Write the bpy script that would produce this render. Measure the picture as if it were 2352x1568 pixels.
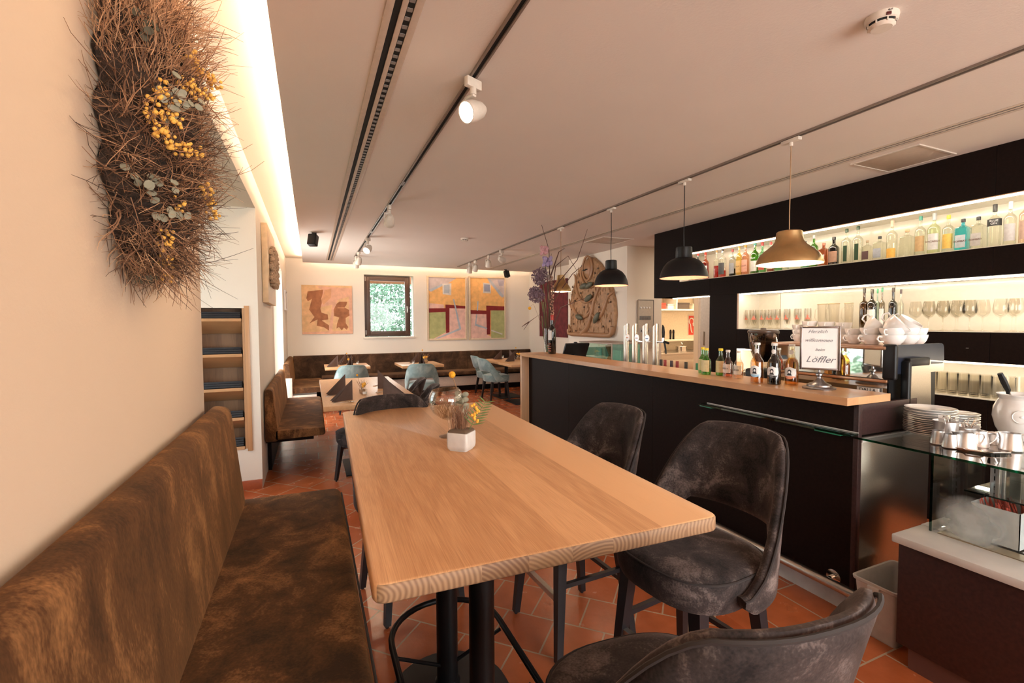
import bpy, bmesh, math, random
from mathutils import Vector, Matrix
R_ = math.radians
random.seed(7)
D = bpy.data
S = bpy.context.scene
C = S.collection
for o in list(D.objects): D.objects.remove(o, do_unlink=True)

# ------------------------------------------------------------- camera
yaw, pitch, roll = 0.40798, 0.041128, -0.0050744
f = Vector((math.sin(yaw)*math.cos(pitch), math.cos(yaw)*math.cos(pitch), -math.sin(pitch)))
r = Vector((math.cos(yaw), -math.sin(yaw), 0)); u = r.cross(f)
r2 = math.cos(roll)*r + math.sin(roll)*u; u2 = -math.sin(roll)*r + math.cos(roll)*u
cam = D.objects.new('camera', D.cameras.new('camera')); C.objects.link(cam)
m = Matrix((r2, u2, -f)).transposed().to_4x4(); m.translation = Vector((0, 0, 1.5))
cam.matrix_world = m
cam.data.sensor_width = 36; cam.data.lens = 1065.7/2352*36
cam.data.clip_start = 0.02; cam.data.clip_end = 200
S.camera = cam

# ------------------------------------------------------------- world, light, exposure
S.view_settings.view_transform = 'Standard'; S.view_settings.look = 'None'
S.view_settings.gamma = 1; S.view_settings.exposure = 0.42
S.view_settings.use_curve_mapping = False
W = D.worlds.new('overcast_sky'); S.world = W; W.use_nodes = True
bg = W.node_tree.nodes['Background']; bg.inputs[0].default_value = (0.90, 0.95, 1.0, 1); bg.inputs[1].default_value = 4.2

def area(name, loc, rot, sx, sy, power, col):
    l = D.lights.new(name, 'AREA'); l.shape = 'RECTANGLE'; l.size = sx; l.size_y = sy
    l.energy = power; l.color = col
    o = D.objects.new(name, l); o.location = loc; o.rotation_euler = rot; C.objects.link(o); return o
DAY = (1.0, 0.95, 0.90)
# daylight standing in the window openings of the room
area('daylight_rear_window', (2.2, -2.93, 1.5), (R_(90), 0, 0), 3.6, 1.9, 160, DAY)
area('recess_window_portal', (-1.52, 3.55, 1.45), (0, R_(-90), 0), 1.9, 1.9, 1, DAY).data.cycles.is_portal = True
area('daylight_left_window', (-0.60, 7.6, 1.2), (0, R_(-90), 0), 2.2, 1.7, 55, DAY)
area('daylight_back_window', (1.54, 10.28, 1.86), (R_(-90), 0, 0), 0.8, 1.1, 10, DAY)

# ------------------------------------------------------------- materials
_M = {}
def nm(name):
    m = D.materials.new(name); m.use_nodes = True
    nt = m.node_tree; b = nt.nodes['Principled BSDF']
    return m, nt, b
def node(nt, t, **kw):
    n = nt.nodes.new(t)
    for k, v in kw.items():
        if k in n.inputs: n.inputs[k].default_value = v
        else: setattr(n, k, v)
    return n
def lk(nt, a, b): nt.links.new(a, b)
def ramp(nt, fac, stops):
    n = nt.nodes.new('ShaderNodeValToRGB'); e = n.color_ramp.elements
    while len(e) < len(stops): e.new(0.5)
    for i, (p, c) in enumerate(stops): e[i].position = p; e[i].color = tuple(c)+(1,)
    lk(nt, fac, n.inputs[0]); return n.outputs[0]
def coords(nt, scale=(1, 1, 1), rot=(0, 0, 0), loc=(0, 0, 0)):
    t = nt.nodes.new('ShaderNodeTexCoord'); mp = nt.nodes.new('ShaderNodeMapping')
    mp.inputs['Scale'].default_value = scale; mp.inputs['Rotation'].default_value = rot; mp.inputs['Location'].default_value = loc
    lk(nt, t.outputs['Object'], mp.inputs[0]); return mp.outputs[0]
def plain(name, col, rough=0.5, metal=0.0, noise=0.06, nscale=30, bump=0.0, spec=0.5, sheen=0, coat=0):
    if name in _M: return _M[name]
    m, nt, b = nm(name)
    n = node(nt, 'ShaderNodeTexNoise', Scale=nscale, Detail=4.0); lk(nt, coords(nt), n.inputs['Vector'])
    c1 = tuple(min(1, x*(1-noise)) for x in col); c2 = tuple(min(1, x*(1+noise)) for x in col)
    lk(nt, ramp(nt, n.outputs[0], [(0.3, c1), (0.7, c2)]), b.inputs['Base Color'])
    b.inputs['Roughness'].default_value = rough; b.inputs['Metallic'].default_value = metal
    b.inputs['Specular IOR Level'].default_value = spec
    b.inputs['Sheen Weight'].default_value = sheen; b.inputs['Coat Weight'].default_value = coat
    if bump:
        bp = node(nt, 'ShaderNodeBump', Strength=bump, Distance=0.01); lk(nt, n.outputs[0], bp.inputs['Height']); lk(nt, bp.outputs[0], b.inputs['Normal'])
    _M[name] = m; return m
def emit(name, col, strength):
    if name in _M: return _M[name]
    m, nt, b = nm(name)
    b.inputs['Base Color'].default_value = (0.8, 0.8, 0.8, 1)
    b.inputs['Emission Color'].default_value = tuple(col)+(1,); b.inputs['Emission Strength'].default_value = strength
    _M[name] = m; return m
def glass(name, col=(1, 1, 1), gloss=0.08, rough=0.02, dens=1.0):
    """thin coloured glass: tinted transparency under a fresnel reflection"""
    if name in _M: return _M[name]
    m = D.materials.new(name); m.use_nodes = True; nt = m.node_tree; nt.nodes.clear()
    out = nt.nodes.new('ShaderNodeOutputMaterial'); tr = node(nt, 'ShaderNodeBsdfTransparent'); gl = node(nt, 'ShaderNodeBsdfGlossy', Roughness=rough)
    tr.inputs[0].default_value = tuple(col)+(1,)
    lw = node(nt, 'ShaderNodeLayerWeight', Blend=0.35)
    mr = node(nt, 'ShaderNodeMapRange'); mr.inputs[3].default_value = gloss*0.5; mr.inputs[4].default_value = min(0.9, gloss*6)
    lk(nt, lw.outputs['Facing'], mr.inputs[0])
    mx = nt.nodes.new('ShaderNodeMixShader'); lk(nt, mr.outputs[0], mx.inputs[0]); lk(nt, tr.outputs[0], mx.inputs[1]); lk(nt, gl.outputs[0], mx.inputs[2])
    lk(nt, mx.outputs[0], out.inputs[0]); _M[name] = m; return m
def oak(name, axis='Y', c1=(0.42, 0.20, 0.085), c2=(0.68, 0.385, 0.19), plank=0.128, rough=0.36, grain=0.9):
    """planks running along an axis, each with its own tone and grain"""
    if name in _M: return _M[name]
    m, nt, b = nm(name)
    t = nt.nodes.new('ShaderNodeTexCoord'); sx = nt.nodes.new('ShaderNodeSeparateXYZ'); lk(nt, t.outputs['Object'], sx.inputs[0])
    long_, cross = {'Y': ('Y', 'X'), 'X': ('X', 'Y'), 'Z': ('Z', 'X'), 'ZY': ('Z', 'Y')}[axis]
    dv = node(nt, 'ShaderNodeMath', operation='DIVIDE'); dv.inputs[1].default_value = plank; lk(nt, sx.outputs[cross], dv.inputs[0])
    fl = node(nt, 'ShaderNodeMath', operation='FLOOR'); lk(nt, dv.outputs[0], fl.inputs[0])
    wn = node(nt, 'ShaderNodeTexWhiteNoise', noise_dimensions='1D'); lk(nt, fl.outputs[0], wn.inputs['W'])
    cb = nt.nodes.new('ShaderNodeCombineXYZ')
    a = node(nt, 'ShaderNodeMath', operation='MULTIPLY_ADD'); lk(nt, wn.outputs[0], a.inputs[0]); a.inputs[1].default_value = 13.0; lk(nt, sx.outputs[long_], a.inputs[2])
    s1 = node(nt, 'ShaderNodeMath', operation='MULTIPLY'); lk(nt, a.outputs[0], s1.inputs[0]); s1.inputs[1].default_value = 1.3
    s2 = node(nt, 'ShaderNodeMath', operation='MULTIPLY'); lk(nt, sx.outputs[cross], s2.inputs[0]); s2.inputs[1].default_value = 11
    z2 = node(nt, 'ShaderNodeMath', operation='MULTIPLY'); lk(nt, sx.outputs['Z' if axis in 'XY' else ('Y' if axis == 'Z' else 'X')], z2.inputs[0]); z2.inputs[1].default_value = 14
    lk(nt, s1.outputs[0], cb.inputs[0]); lk(nt, s2.outputs[0], cb.inputs[1]); lk(nt, z2.outputs[0], cb.inputs[2])
    n1 = node(nt, 'ShaderNodeTexNoise', Scale=1.0, Detail=3.0, Distortion=1.1); lk(nt, cb.outputs[0], n1.inputs['Vector'])
    wv = node(nt, 'ShaderNodeMath', operation='MULTIPLY'); lk(nt, n1.outputs[0], wv.inputs[0]); wv.inputs[1].default_value = 24
    sn = node(nt, 'ShaderNodeMath', operation='SINE'); lk(nt, wv.outputs[0], sn.inputs[0])
    cb2 = nt.nodes.new('ShaderNodeCombineXYZ')
    f1 = node(nt, 'ShaderNodeMath', operation='MULTIPLY'); lk(nt, a.outputs[0], f1.inputs[0]); f1.inputs[1].default_value = 9
    f2 = node(nt, 'ShaderNodeMath', operation='MULTIPLY'); lk(nt, sx.outputs[cross], f2.inputs[0]); f2.inputs[1].default_value = 420
    lk(nt, f1.outputs[0], cb2.inputs[0]); lk(nt, f2.outputs[0], cb2.inputs[1])
    n2 = node(nt, 'ShaderNodeTexNoise', Scale=1.0, Detail=2.0); lk(nt, cb2.outputs[0], n2.inputs['Vector'])
    ad = node(nt, 'ShaderNodeMath', operation='MULTIPLY_ADD'); lk(nt, sn.outputs[0], ad.inputs[0]); ad.inputs[1].default_value = 0.11*grain; lk(nt, n2.outputs[0], ad.inputs[2])
    ad2 = node(nt, 'ShaderNodeMath', operation='MULTIPLY_ADD'); lk(nt, wn.outputs[0], ad2.inputs[0]); ad2.inputs[1].default_value = 0.75; lk(nt, ad.outputs[0], ad2.inputs[2])
    lk(nt, ramp(nt, ad2.outputs[0], [(0.20, c1), (1.0, c2)]), b.inputs['Base Color'])
    b.inputs['Roughness'].default_value = rough
    bp = node(nt, 'ShaderNodeBump', Strength=0.05, Distance=0.002); lk(nt, ad.outputs[0], bp.inputs['Height']); lk(nt, bp.outputs[0], b.inputs['Normal'])
    _M[name] = m; return m
def endgrain(name):
    if name in _M: return _M[name]
    m, nt, b = nm(name)
    t = nt.nodes.new('ShaderNodeTexCoord'); sx = nt.nodes.new('ShaderNodeSeparateXYZ'); lk(nt, t.outputs['Object'], sx.inputs[0])
    dv = node(nt, 'ShaderNodeMath', operation='DIVIDE'); dv.inputs[1].default_value = 0.11; lk(nt, sx.outputs['X'], dv.inputs[0])
    fl = node(nt, 'ShaderNodeMath', operation='FLOOR'); lk(nt, dv.outputs[0], fl.inputs[0])
    fr = node(nt, 'ShaderNodeMath', operation='FRACT'); lk(nt, dv.outputs[0], fr.inputs[0])
    wn = node(nt, 'ShaderNodeTexWhiteNoise', noise_dimensions='1D'); lk(nt, fl.outputs[0], wn.inputs['W'])
    wn2 = nt.nodes.new('ShaderNodeSeparateColor'); lk(nt, wn.outputs['Color'], wn2.inputs[0])
    # rings about a pith outside each stave
    def mm(op, a, b_, c_=None):
        n = node(nt, 'ShaderNodeMath', operation=op)
        for i, v in enumerate((a, b_, c_)):
            if v is None: continue
            if isinstance(v, (int, float)): n.inputs[i].default_value = v
            else: lk(nt, v, n.inputs[i])
        return n.outputs[0]
    px = mm('SUBTRACT', fr.outputs[0], mm('MULTIPLY_ADD', wn2.outputs[0], 2.4, -0.7))
    pz = mm('SUBTRACT', mm('MULTIPLY_ADD', sx.outputs['Z'], 12.5, -12.06), mm('MULTIPLY_ADD', wn2.outputs[1], 2.0, -1.3))
    dd = mm('SQRT', mm('ADD', mm('MULTIPLY', px, px), mm('MULTIPLY', pz, pz)), 0)
    n1 = node(nt, 'ShaderNodeTexNoise', Scale=18.0, Detail=2.0); lk(nt, t.outputs['Object'], n1.inputs['Vector'])
    rg = mm('SINE', mm('MULTIPLY_ADD', dd, 60.0, mm('MULTIPLY', n1.outputs[0], 6.0)), 0)
    v = mm('MULTIPLY_ADD', rg, 0.26, mm('MULTIPLY_ADD', wn2.outputs[2], 0.35, 0.3))
    lk(nt, ramp(nt, v, [(0.15, (0.17, 0.085, 0.042)), (0.85, (0.36, 0.215, 0.115))]), b.inputs['Base Color'])
    b.inputs['Roughness'].default_value = 0.55
    _M[name] = m; return m
def velvet(name, ca, cb_, cc, scale=7, stretch=(1, 1, 1), sheen=0.6):
    """velvet whose pile is brushed into lighter and darker patches"""
    if name in _M: return _M[name]
    m, nt, b = nm(name)
    v = coords(nt, stretch)
    n1 = node(nt, 'ShaderNodeTexNoise', Scale=scale, Detail=6.0, Roughness=0.62, Distortion=0.6); lk(nt, v, n1.inputs['Vector'])
    n2 = node(nt, 'ShaderNodeTexNoise', Scale=scale*0.35, Detail=3.0); lk(nt, v, n2.inputs['Vector'])
    n3 = node(nt, 'ShaderNodeTexNoise', Scale=scale*22, Detail=2.0); lk(nt, v, n3.inputs['Vector'])
    ad = node(nt, 'ShaderNodeMath', operation='MULTIPLY_ADD'); lk(nt, n1.outputs[0], ad.inputs[0]); ad.inputs[1].default_value = 0.75
    ad3 = node(nt, 'ShaderNodeMath', operation='MULTIPLY_ADD'); lk(nt, n3.outputs[0], ad3.inputs[0]); ad3.inputs[1].default_value = 0.22
    ad4 = node(nt, 'ShaderNodeMath', operation='MULTIPLY_ADD'); lk(nt, n2.outputs[0], ad4.inputs[0]); ad4.inputs[1].default_value = 0.35; ad4.inputs[2].default_value = -0.18
    lk(nt, ad4.outputs[0], ad3.inputs[2]); lk(nt, ad3.outputs[0], ad.inputs[2])
    lk(nt, ramp(nt, ad.outputs[0], [(0.34, ca), (0.5, cb_), (0.68, cc)]), b.inputs['Base Color'])
    b.inputs['Roughness'].default_value = 0.85; b.inputs['Specular IOR Level'].default_value = 0.25
    b.inputs['Sheen Weight'].default_value = sheen; b.inputs['Sheen Roughness'].default_value = 0.4
    b.inputs['Sheen Tint'].default_value = tuple(min(1, x*3.2) for x in cc)+(1,)
    bp = node(nt, 'ShaderNodeBump', Strength=0.12, Distance=0.01); lk(nt, ad.outputs[0], bp.inputs['Height']); lk(nt, bp.outputs[0], b.inputs['Normal'])
    _M[name] = m; return m
def wallpaint(name, col):
    if name in _M: return _M[name]
    m, nt, b = nm(name)
    v = coords(nt)
    n = node(nt, 'ShaderNodeTexNoise', Scale=90.0, Detail=4.0, Roughness=0.6); lk(nt, v, n.inputs['Vector'])
    n2 = node(nt, 'ShaderNodeTexNoise', Scale=2.2, Detail=3.0); lk(nt, v, n2.inputs['Vector'])
    lk(nt, ramp(nt, n2.outputs[0], [(0.3, tuple(x*0.975 for x in col)), (0.7, col)]), b.inputs['Base Color'])
    b.inputs['Roughness'].default_value = 0.92; b.inputs['Specular IOR Level'].default_value = 0.2
    bp = node(nt, 'ShaderNodeBump', Strength=0.22, Distance=0.004); lk(nt, n.outputs[0], bp.inputs['Height']); lk(nt, bp.outputs[0], b.inputs['Normal'])
    _M[name] = m; return m
def tiles():
    """terracotta: squares laid at 45 degrees, straight bands along the bar and beyond the middle"""
    m, nt, b = nm('terracotta_tiles')
    def brick(rot, loc, w, h, off):
        v = coords(nt, rot=(0, 0, rot), loc=loc)
        n = node(nt, 'ShaderNodeTexBrick', Scale=1.0); n.offset = off
        n.inputs['Brick Width'].default_value = w; n.inputs['Row Height'].default_value = h
        n.inputs['Mortar Size'].default_value = 0.0045; n.inputs['Mortar Smooth'].default_value = 0.15; n.inputs['Bias'].default_value = 0.0
        n.inputs['Color1'].default_value = (0.36, 0.082, 0.026, 1); n.inputs['Color2'].default_value = (0.47, 0.125, 0.040, 1)
        n.inputs['Mortar'].default_value = (0.44, 0.30, 0.19, 1)
        lk(nt, v, n.inputs['Vector']); return n
    a = brick(R_(45), (0.02, 0.06, 0), 0.25, 0.25, 0.5); c = brick(0, (0.09, 0.42, 0), 0.27, 0.27, 0.5)
    t = nt.nodes.new('ShaderNodeTexCoord'); sx = nt.nodes.new('ShaderNodeSeparateXYZ'); lk(nt, t.outputs['Object'], sx.inputs[0])
    g1 = node(nt, 'ShaderNodeMath', operation='GREATER_THAN'); lk(nt, sx.outputs['X'], g1.inputs[0]); g1.inputs[1].default_value = 1.915
    g2 = node(nt, 'ShaderNodeMath', operation='GREATER_THAN'); lk(nt, sx.outputs['Y'], g2.inputs[0]); g2.inputs[1].default_value = 5.45
    g = node(nt, 'ShaderNodeMath', operation='MAXIMUM'); lk(nt, g1.outputs[0], g.inputs[0]); lk(nt, g2.outputs[0], g.inputs[1])
    mx = node(nt, 'ShaderNodeMix', data_type='RGBA'); lk(nt, g.outputs[0], mx.inputs['Factor']); lk(nt, a.outputs[0], mx.inputs['A']); lk(nt, c.outputs[0], mx.inputs['B'])
    mf = node(nt, 'ShaderNodeMix', data_type='FLOAT'); lk(nt, g.outputs[0], mf.inputs['Factor']); lk(nt, a.outputs[1], mf.inputs['A']); lk(nt, c.outputs[1], mf.inputs['B'])
    n = node(nt, 'ShaderNodeTexNoise', Scale=9.0, Detail=5.0); lk(nt, t.outputs['Object'], n.inputs['Vector'])
    mm = node(nt, 'ShaderNodeMix', data_type='RGBA', blend_type='MULTIPLY'); mm.inputs['Factor'].default_value = 0.45
    lk(nt, mx.outputs['Result'], mm.inputs['A']); lk(nt, ramp(nt, n.outputs[0], [(0.25, (0.62, 0.58, 0.55)), (0.7, (1.1, 1.1, 1.1))]), mm.inputs['B'])
    lk(nt, mm.outputs['Result'], b.inputs['Base Color'])
    rr = node(nt, 'ShaderNodeMapRange'); rr.inputs[3].default_value = 0.14; rr.inputs[4].default_value = 0.34; lk(nt, n.outputs[0], rr.inputs[0])
    lk(nt, rr.outputs[0], b.inputs['Roughness'])
    n2 = node(nt, 'ShaderNodeTexNoise', Scale=38.0, Detail=3.0); lk(nt, t.outputs['Object'], n2.inputs['Vector'])
    h = node(nt, 'ShaderNodeMath', operation='MULTIPLY_ADD'); lk(nt, mf.outputs['Result'], h.inputs[0]); h.inputs[1].default_value = -1.0; lk(nt, n2.outputs[0], h.inputs[2])
    bp = node(nt, 'ShaderNodeBump', Strength=0.35, Distance=0.003); lk(nt, h.outputs[0], bp.inputs['Height']); lk(nt, bp.outputs[0], b.inputs['Normal'])
    return m

WALL = wallpaint('warm_white_plaster', (0.63, 0.485, 0.36)); CEIL = wallpaint('ceiling_paint', (0.74, 0.67, 0.615))
WHITE = wallpaint('white_plaster', (0.82, 0.745, 0.65))
BLACK = plain('dark_wenge_veneer', (0.009, 0.0045, 0.0034), 0.55, noise=0.3, nscale=60, spec=0.09)
PURP = plain('wenge_side_veneer', (0.030, 0.013, 0.012), 0.45, noise=0.3, nscale=80, spec=0.3)
BLKM = plain('black_metal', (0.006, 0.006, 0.007), 0.42, 0.0, spec=0.3)
BLKW = plain('black_lacquered_wood', (0.012, 0.011, 0.013), 0.38, noise=0.2)
STEEL = plain('brushed_steel', (0.55, 0.50, 0.45), 0.28, 1.0, noise=0.05, nscale=120)
CHROME = plain('polished_metal', (0.75, 0.72, 0.68), 0.12, 1.0, noise=0.02)
SILVER = plain('satin_silver', (0.86, 0.84, 0.83), 0.36, 1.0, noise=0.03)
PORC = plain('white_porcelain', (0.80, 0.78, 0.755), 0.16, noise=0.02, coat=0.4)
BRASS = plain('brushed_brass', (0.62, 0.42, 0.20), 0.30, 1.0, noise=0.05)
GLASS = glass('clear_glass', (0.985, 0.985, 0.97), gloss=0.05); 
GREENG = glass('green_edge_glass', (0.02, 0.36, 0.20), gloss=0.12)
PANE = glass('pane_glass', (0.97, 0.985, 0.98), gloss=0.04)
OAK = oak('table_oak', 'Y'); OAKX = oak('shelf_oak', 'X', (0.42, 0.22, 0.10), (0.55, 0.30, 0.145), 0.6); OAKZ = oak('upright_oak', 'Z', (0.40, 0.21, 0.10), (0.53, 0.29, 0.14), 0.11)
OAKB = oak('bar_oak', 'Y', (0.43, 0.225, 0.105), (0.55, 0.31, 0.15), 0.35, 0.3)
END = endgrain('oak_end_grain')
VBR = velvet('brown_bench_velvet', (0.015, 0.005, 0.0015), (0.070, 0.027, 0.008), (0.27, 0.125, 0.044), 7.0, (1, 1, 0.45), sheen=0.2)
VGR = velvet('grey_brown_velvet', (0.006, 0.0045, 0.005), (0.040, 0.029, 0.027), (0.20, 0.155, 0.14), 8.0, sheen=0.22)
VTE = velvet('teal_velvet', (0.15, 0.22, 0.225), (0.24, 0.32, 0.32), (0.38, 0.45, 0.44), 6.0)
VDK = velvet('dark_bench_velvet', (0.018, 0.008, 0.005), (0.062, 0.030, 0.015), (0.13, 0.068, 0.035), 5.0)
PIP = plain('dark_piping', (0.022, 0.016, 0.015), 0.8)
PIPT = plain('teal_piping', (0.20, 0.31, 0.31), 0.8)
PAPER = plain('paper', (0.80, 0.79, 0.77), 0.7, noise=0.02)
INK = plain('ink', (0.03, 0.03, 0.035), 0.7)

# ------------------------------------------------------------- mesh helpers
class MB:
    def __init__(s): s.b = bmesh.new()
    def _mark(s, n0, mi, smooth):
        s.b.faces.ensure_lookup_table()
        for f_ in s.b.faces[n0:]: f_.material_index = mi; f_.smooth = smooth
    def box(s, x0, x1, y0, y1, z0, z1, mi=0, bev=0.0, seg=2, M=None, smooth=False):
        t = bmesh.new()
        vs = [t.verts.new((x, y, z)) for x in (x0, x1) for y in (y0, y1) for z in (z0, z1)]
        for q in ((0, 1, 3, 2), (4, 6, 7, 5), (0, 4, 5, 1), (2, 3, 7, 6), (0, 2, 6, 4), (1, 5, 7, 3)): t.faces.new([vs[i] for i in q])
        if bev: bmesh.ops.bevel(t, geom=list(t.edges), offset=bev, segments=seg, affect='EDGES', profile=0.5)
        s.merge(t, mi, M, smooth or bool(bev)); return s
    def merge(s, t, mi=0, M=None, smooth=False, keep=False):
        if M is not None: t.transform(M)
        bmesh.ops.recalc_face_normals(t, faces=list(t.faces))
        mp = {v: s.b.verts.new(v.co) for v in t.verts}
        for f_ in t.faces:
            try:
                g = s.b.faces.new([mp[v] for v in f_.verts]); g.material_index = f_.material_index if keep else mi; g.smooth = smooth
            except ValueError: pass
        t.free(); return s
    def lathe(s, prof, c=(0, 0, 0), n=24, mi=0, M=None, smooth=True, cap=True):
        t = bmesh.new(); rings = []
        for r_, z in prof:
            if r_ < 1e-6: rings.append([t.verts.new((0, 0, z))])
            else: rings.append([t.verts.new((r_*math.cos(2*math.pi*i/n), r_*math.sin(2*math.pi*i/n), z)) for i in range(n)])
        for A, B in zip(rings, rings[1:]):
            for i in range(n):
                j = (i+1) % n
                if len(A) == 1 and len(B) == 1: continue
                if len(A) == 1: t.faces.new((A[0], B[i], B[j]))
                elif len(B) == 1: t.faces.new((A[i], A[j], B[0]))
                else: t.faces.new((A[i], A[j], B[j], B[i]))
        if cap:
            for A in (rings[0], rings[-1]):
                if len(A) > 2: t.faces.new(A)
        T = Matrix.Translation(c)
        s.merge(t, mi, T if M is None else M @ T, smooth); return s
    def cyl(s, p0, p1, r0, r1=None, n=12, mi=0, smooth=True):
        r1 = r0 if r1 is None else r1
        return s.tube([p0, p1], [r0, r1], n, mi, smooth)
    def tube(s, pts, rad, n=8, mi=0, smooth=True, closed=False, square=False):
        pts = [Vector(p) for p in pts]
        if isinstance(rad, (int, float)): rad = [rad]*len(pts)
        t = bmesh.new(); rings = []; up = None; k = len(pts)
        for i, p in enumerate(pts):
            if closed: d = pts[(i+1) % k]-pts[i-1]
            else: d = pts[min(i+1, k-1)]-pts[max(i-1, 0)]
            if d.length < 1e-9: d = Vector((0, 0, 1))
            d.normalize()
            if up is None:
                up = Vector((0, 0, 1)) if abs(d.z) < 0.9 else Vector((0, 1, 0))
            a = up - d*up.dot(d)
            if a.length < 1e-4: a = d.orthogonal()
            a.normalize(); b_ = d.cross(a); up = a
            off = math.pi/4 if square else 0
            rings.append([t.verts.new(p + (a*math.cos(2*math.pi*j/n+off)+b_*math.sin(2*math.pi*j/n+off))*rad[i]) for j in range(n)])
        prs = list(zip(rings, rings[1:])) + ([(rings[-1], rings[0])] if closed else [])
        for A, B in prs:
            for j in range(n): t.faces.new((A[j], A[(j+1) % n], B[(j+1) % n], B[j]))
        if not closed: t.faces.new(rings[0]); t.faces.new(rings[-1])
        s.merge(t, mi, None, smooth); return s
    def loft(s, loops, mi=0, M=None, smooth=True, cap=True):
        t = bmesh.new(); rs = [[t.verts.new(p) for p in L] for L in loops]; n = len(rs[0])
        for A, B in zip(rs, rs[1:]):
            for j in range(n): t.faces.new((A[j], A[(j+1) % n], B[(j+1) % n], B[j]))
        if cap: t.faces.new(rs[0]); t.faces.new(rs[-1])
        s.merge(t, mi, M, smooth); return s
    def prism(s, poly, h, axis='Z', mi=0, M=None, base=0.0, bev=0):
        """poly in the plane across the axis, extruded from base to base+h"""
        def P3(a, b_, c_): return {'Z': (a, b_, c_), 'Y': (a, c_, b_), 'X': (c_, a, b_)}[axis]
        t = bmesh.new(); A = [t.verts.new(P3(a, b_, base)) for a, b_ in poly]; B = [t.verts.new(P3(a, b_, base+h)) for a, b_ in poly]
        n = len(A); t.faces.new(A); t.faces.new(B)
        for j in range(n): t.faces.new((A[j], A[(j+1) % n], B[(j+1) % n], B[j]))
        if bev: bmesh.ops.bevel(t, geom=list(t.edges), offset=bev, segments=2, affect='EDGES')
        s.merge(t, mi, M, bool(bev)); return s
    def ball(s, c, r_, n=10, mi=0, sc=(1, 1, 1)):
        t = bmesh.new(); bmesh.ops.create_uvsphere(t, u_segments=n, v_segments=max(4, n//2+1), radius=r_)
        t.transform(Matrix.Translation(c) @ Matrix.Diagonal((*sc, 1))); s.merge(t, mi, None, True); return s
    def quad(s, a, b_, c_, d, mi=0):
        vs = [s.b.verts.new(p) for p in (a, b_, c_, d)]; g = s.b.faces.new(vs); g.material_index = mi; return s
    def build(s, name, mats, parent=None, label=None, kind=None, loc=None):
        me = D.meshes.new(name); s.b.to_mesh(me); s.b.free()
        for m_ in (mats if isinstance(mats, (list, tuple)) else [mats]): me.materials.append(m_)
        o = D.objects.new(name, me); C.objects.link(o)
        if parent: o.parent = parent
        if label: o['label'] = label
        if kind: o['kind'] = kind
        if loc: o.location = loc
        # shade smooth only under 40 degrees
        try: me.set_sharp_from_angle(angle=R_(38))
        except Exception: pass
        return o
def thing(name, label, cat, loc=(0, 0, 0), rz=0, group=None):
    o = D.objects.new(name, None); C.objects.link(o); o.location = loc; o.rotation_euler = (0, 0, rz); o.empty_display_size = 0.1
    o['label'] = label; o['category'] = cat
    if group: o['group'] = group
    return o
def tag(o, label, cat, group=None, kind=None):
    o['label'] = label; o['category'] = cat
    if group: o['group'] = group
    if kind: o['kind'] = kind
    return o
def struct(name, mb, mats): 
    o = mb.build(name, mats); o['kind'] = 'structure'; return o
def dup(root, loc, rz=0, label=None, group=None):
    r_ = root.copy(); C.objects.link(r_); r_.location = loc; r_.rotation_euler = (0, 0, rz)
    if label: r_['label'] = label
    if group: r_['group'] = group
    for ch in list(root.children):
        c_ = ch.copy(); C.objects.link(c_); c_.parent = r_
        for g in list(ch.children):
            d_ = g.copy(); C.objects.link(d_); d_.parent = c_
    return r_
def text(body, size, M, mat, parent=None, name='lettering', shear=0.0, ext=0.0004, align='CENTER'):
    cu = D.curves.new('t', 'FONT'); cu.body = body; cu.size = size; cu.align_x = align; cu.align_y = 'CENTER'; cu.shear = shear; cu.extrude = ext; cu.resolution_u = 3
    to = D.objects.new('t', cu); C.objects.link(to)
    bpy.context.view_layer.update()
    me = D.meshes.new_from_object(to.evaluated_get(bpy.context.evaluated_depsgraph_get()))
    D.objects.remove(to); D.curves.remove(cu)
    me.transform(M); me.materials.clear(); me.materials.append(mat); me.name = name
    o = D.objects.new(name, me); C.objects.link(o)
    if parent: o.parent = parent
    return o
def frame_(loc, right, up):
    """matrix whose x runs along right and y along up"""
    a = Vector(right).normalized(); b_ = Vector(up).normalized(); c_ = a.cross(b_)
    m_ = Matrix((a, b_, c_)).transposed().to_4x4(); m_.translation = Vector(loc); return m_
ORD = ['first', 'second', 'third', 'fourth', 'fifth', 'sixth', 'seventh', 'eighth', 'ninth', 'tenth', 'eleventh', 'twelfth', 'thirteenth', 'fourteenth', 'fifteenth', 'sixteenth', 'seventeenth', 'eighteenth']

# ============================================================= THE SETTING
XW = -0.437
struct('floor', MB().box(-1.7, 8.4, -3.2, 10.4, -0.1, 0), tiles())
struct('wall_left', MB().box(-0.64, XW, -3.1, 2.385, 0, 2.785), WALL)
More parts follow.
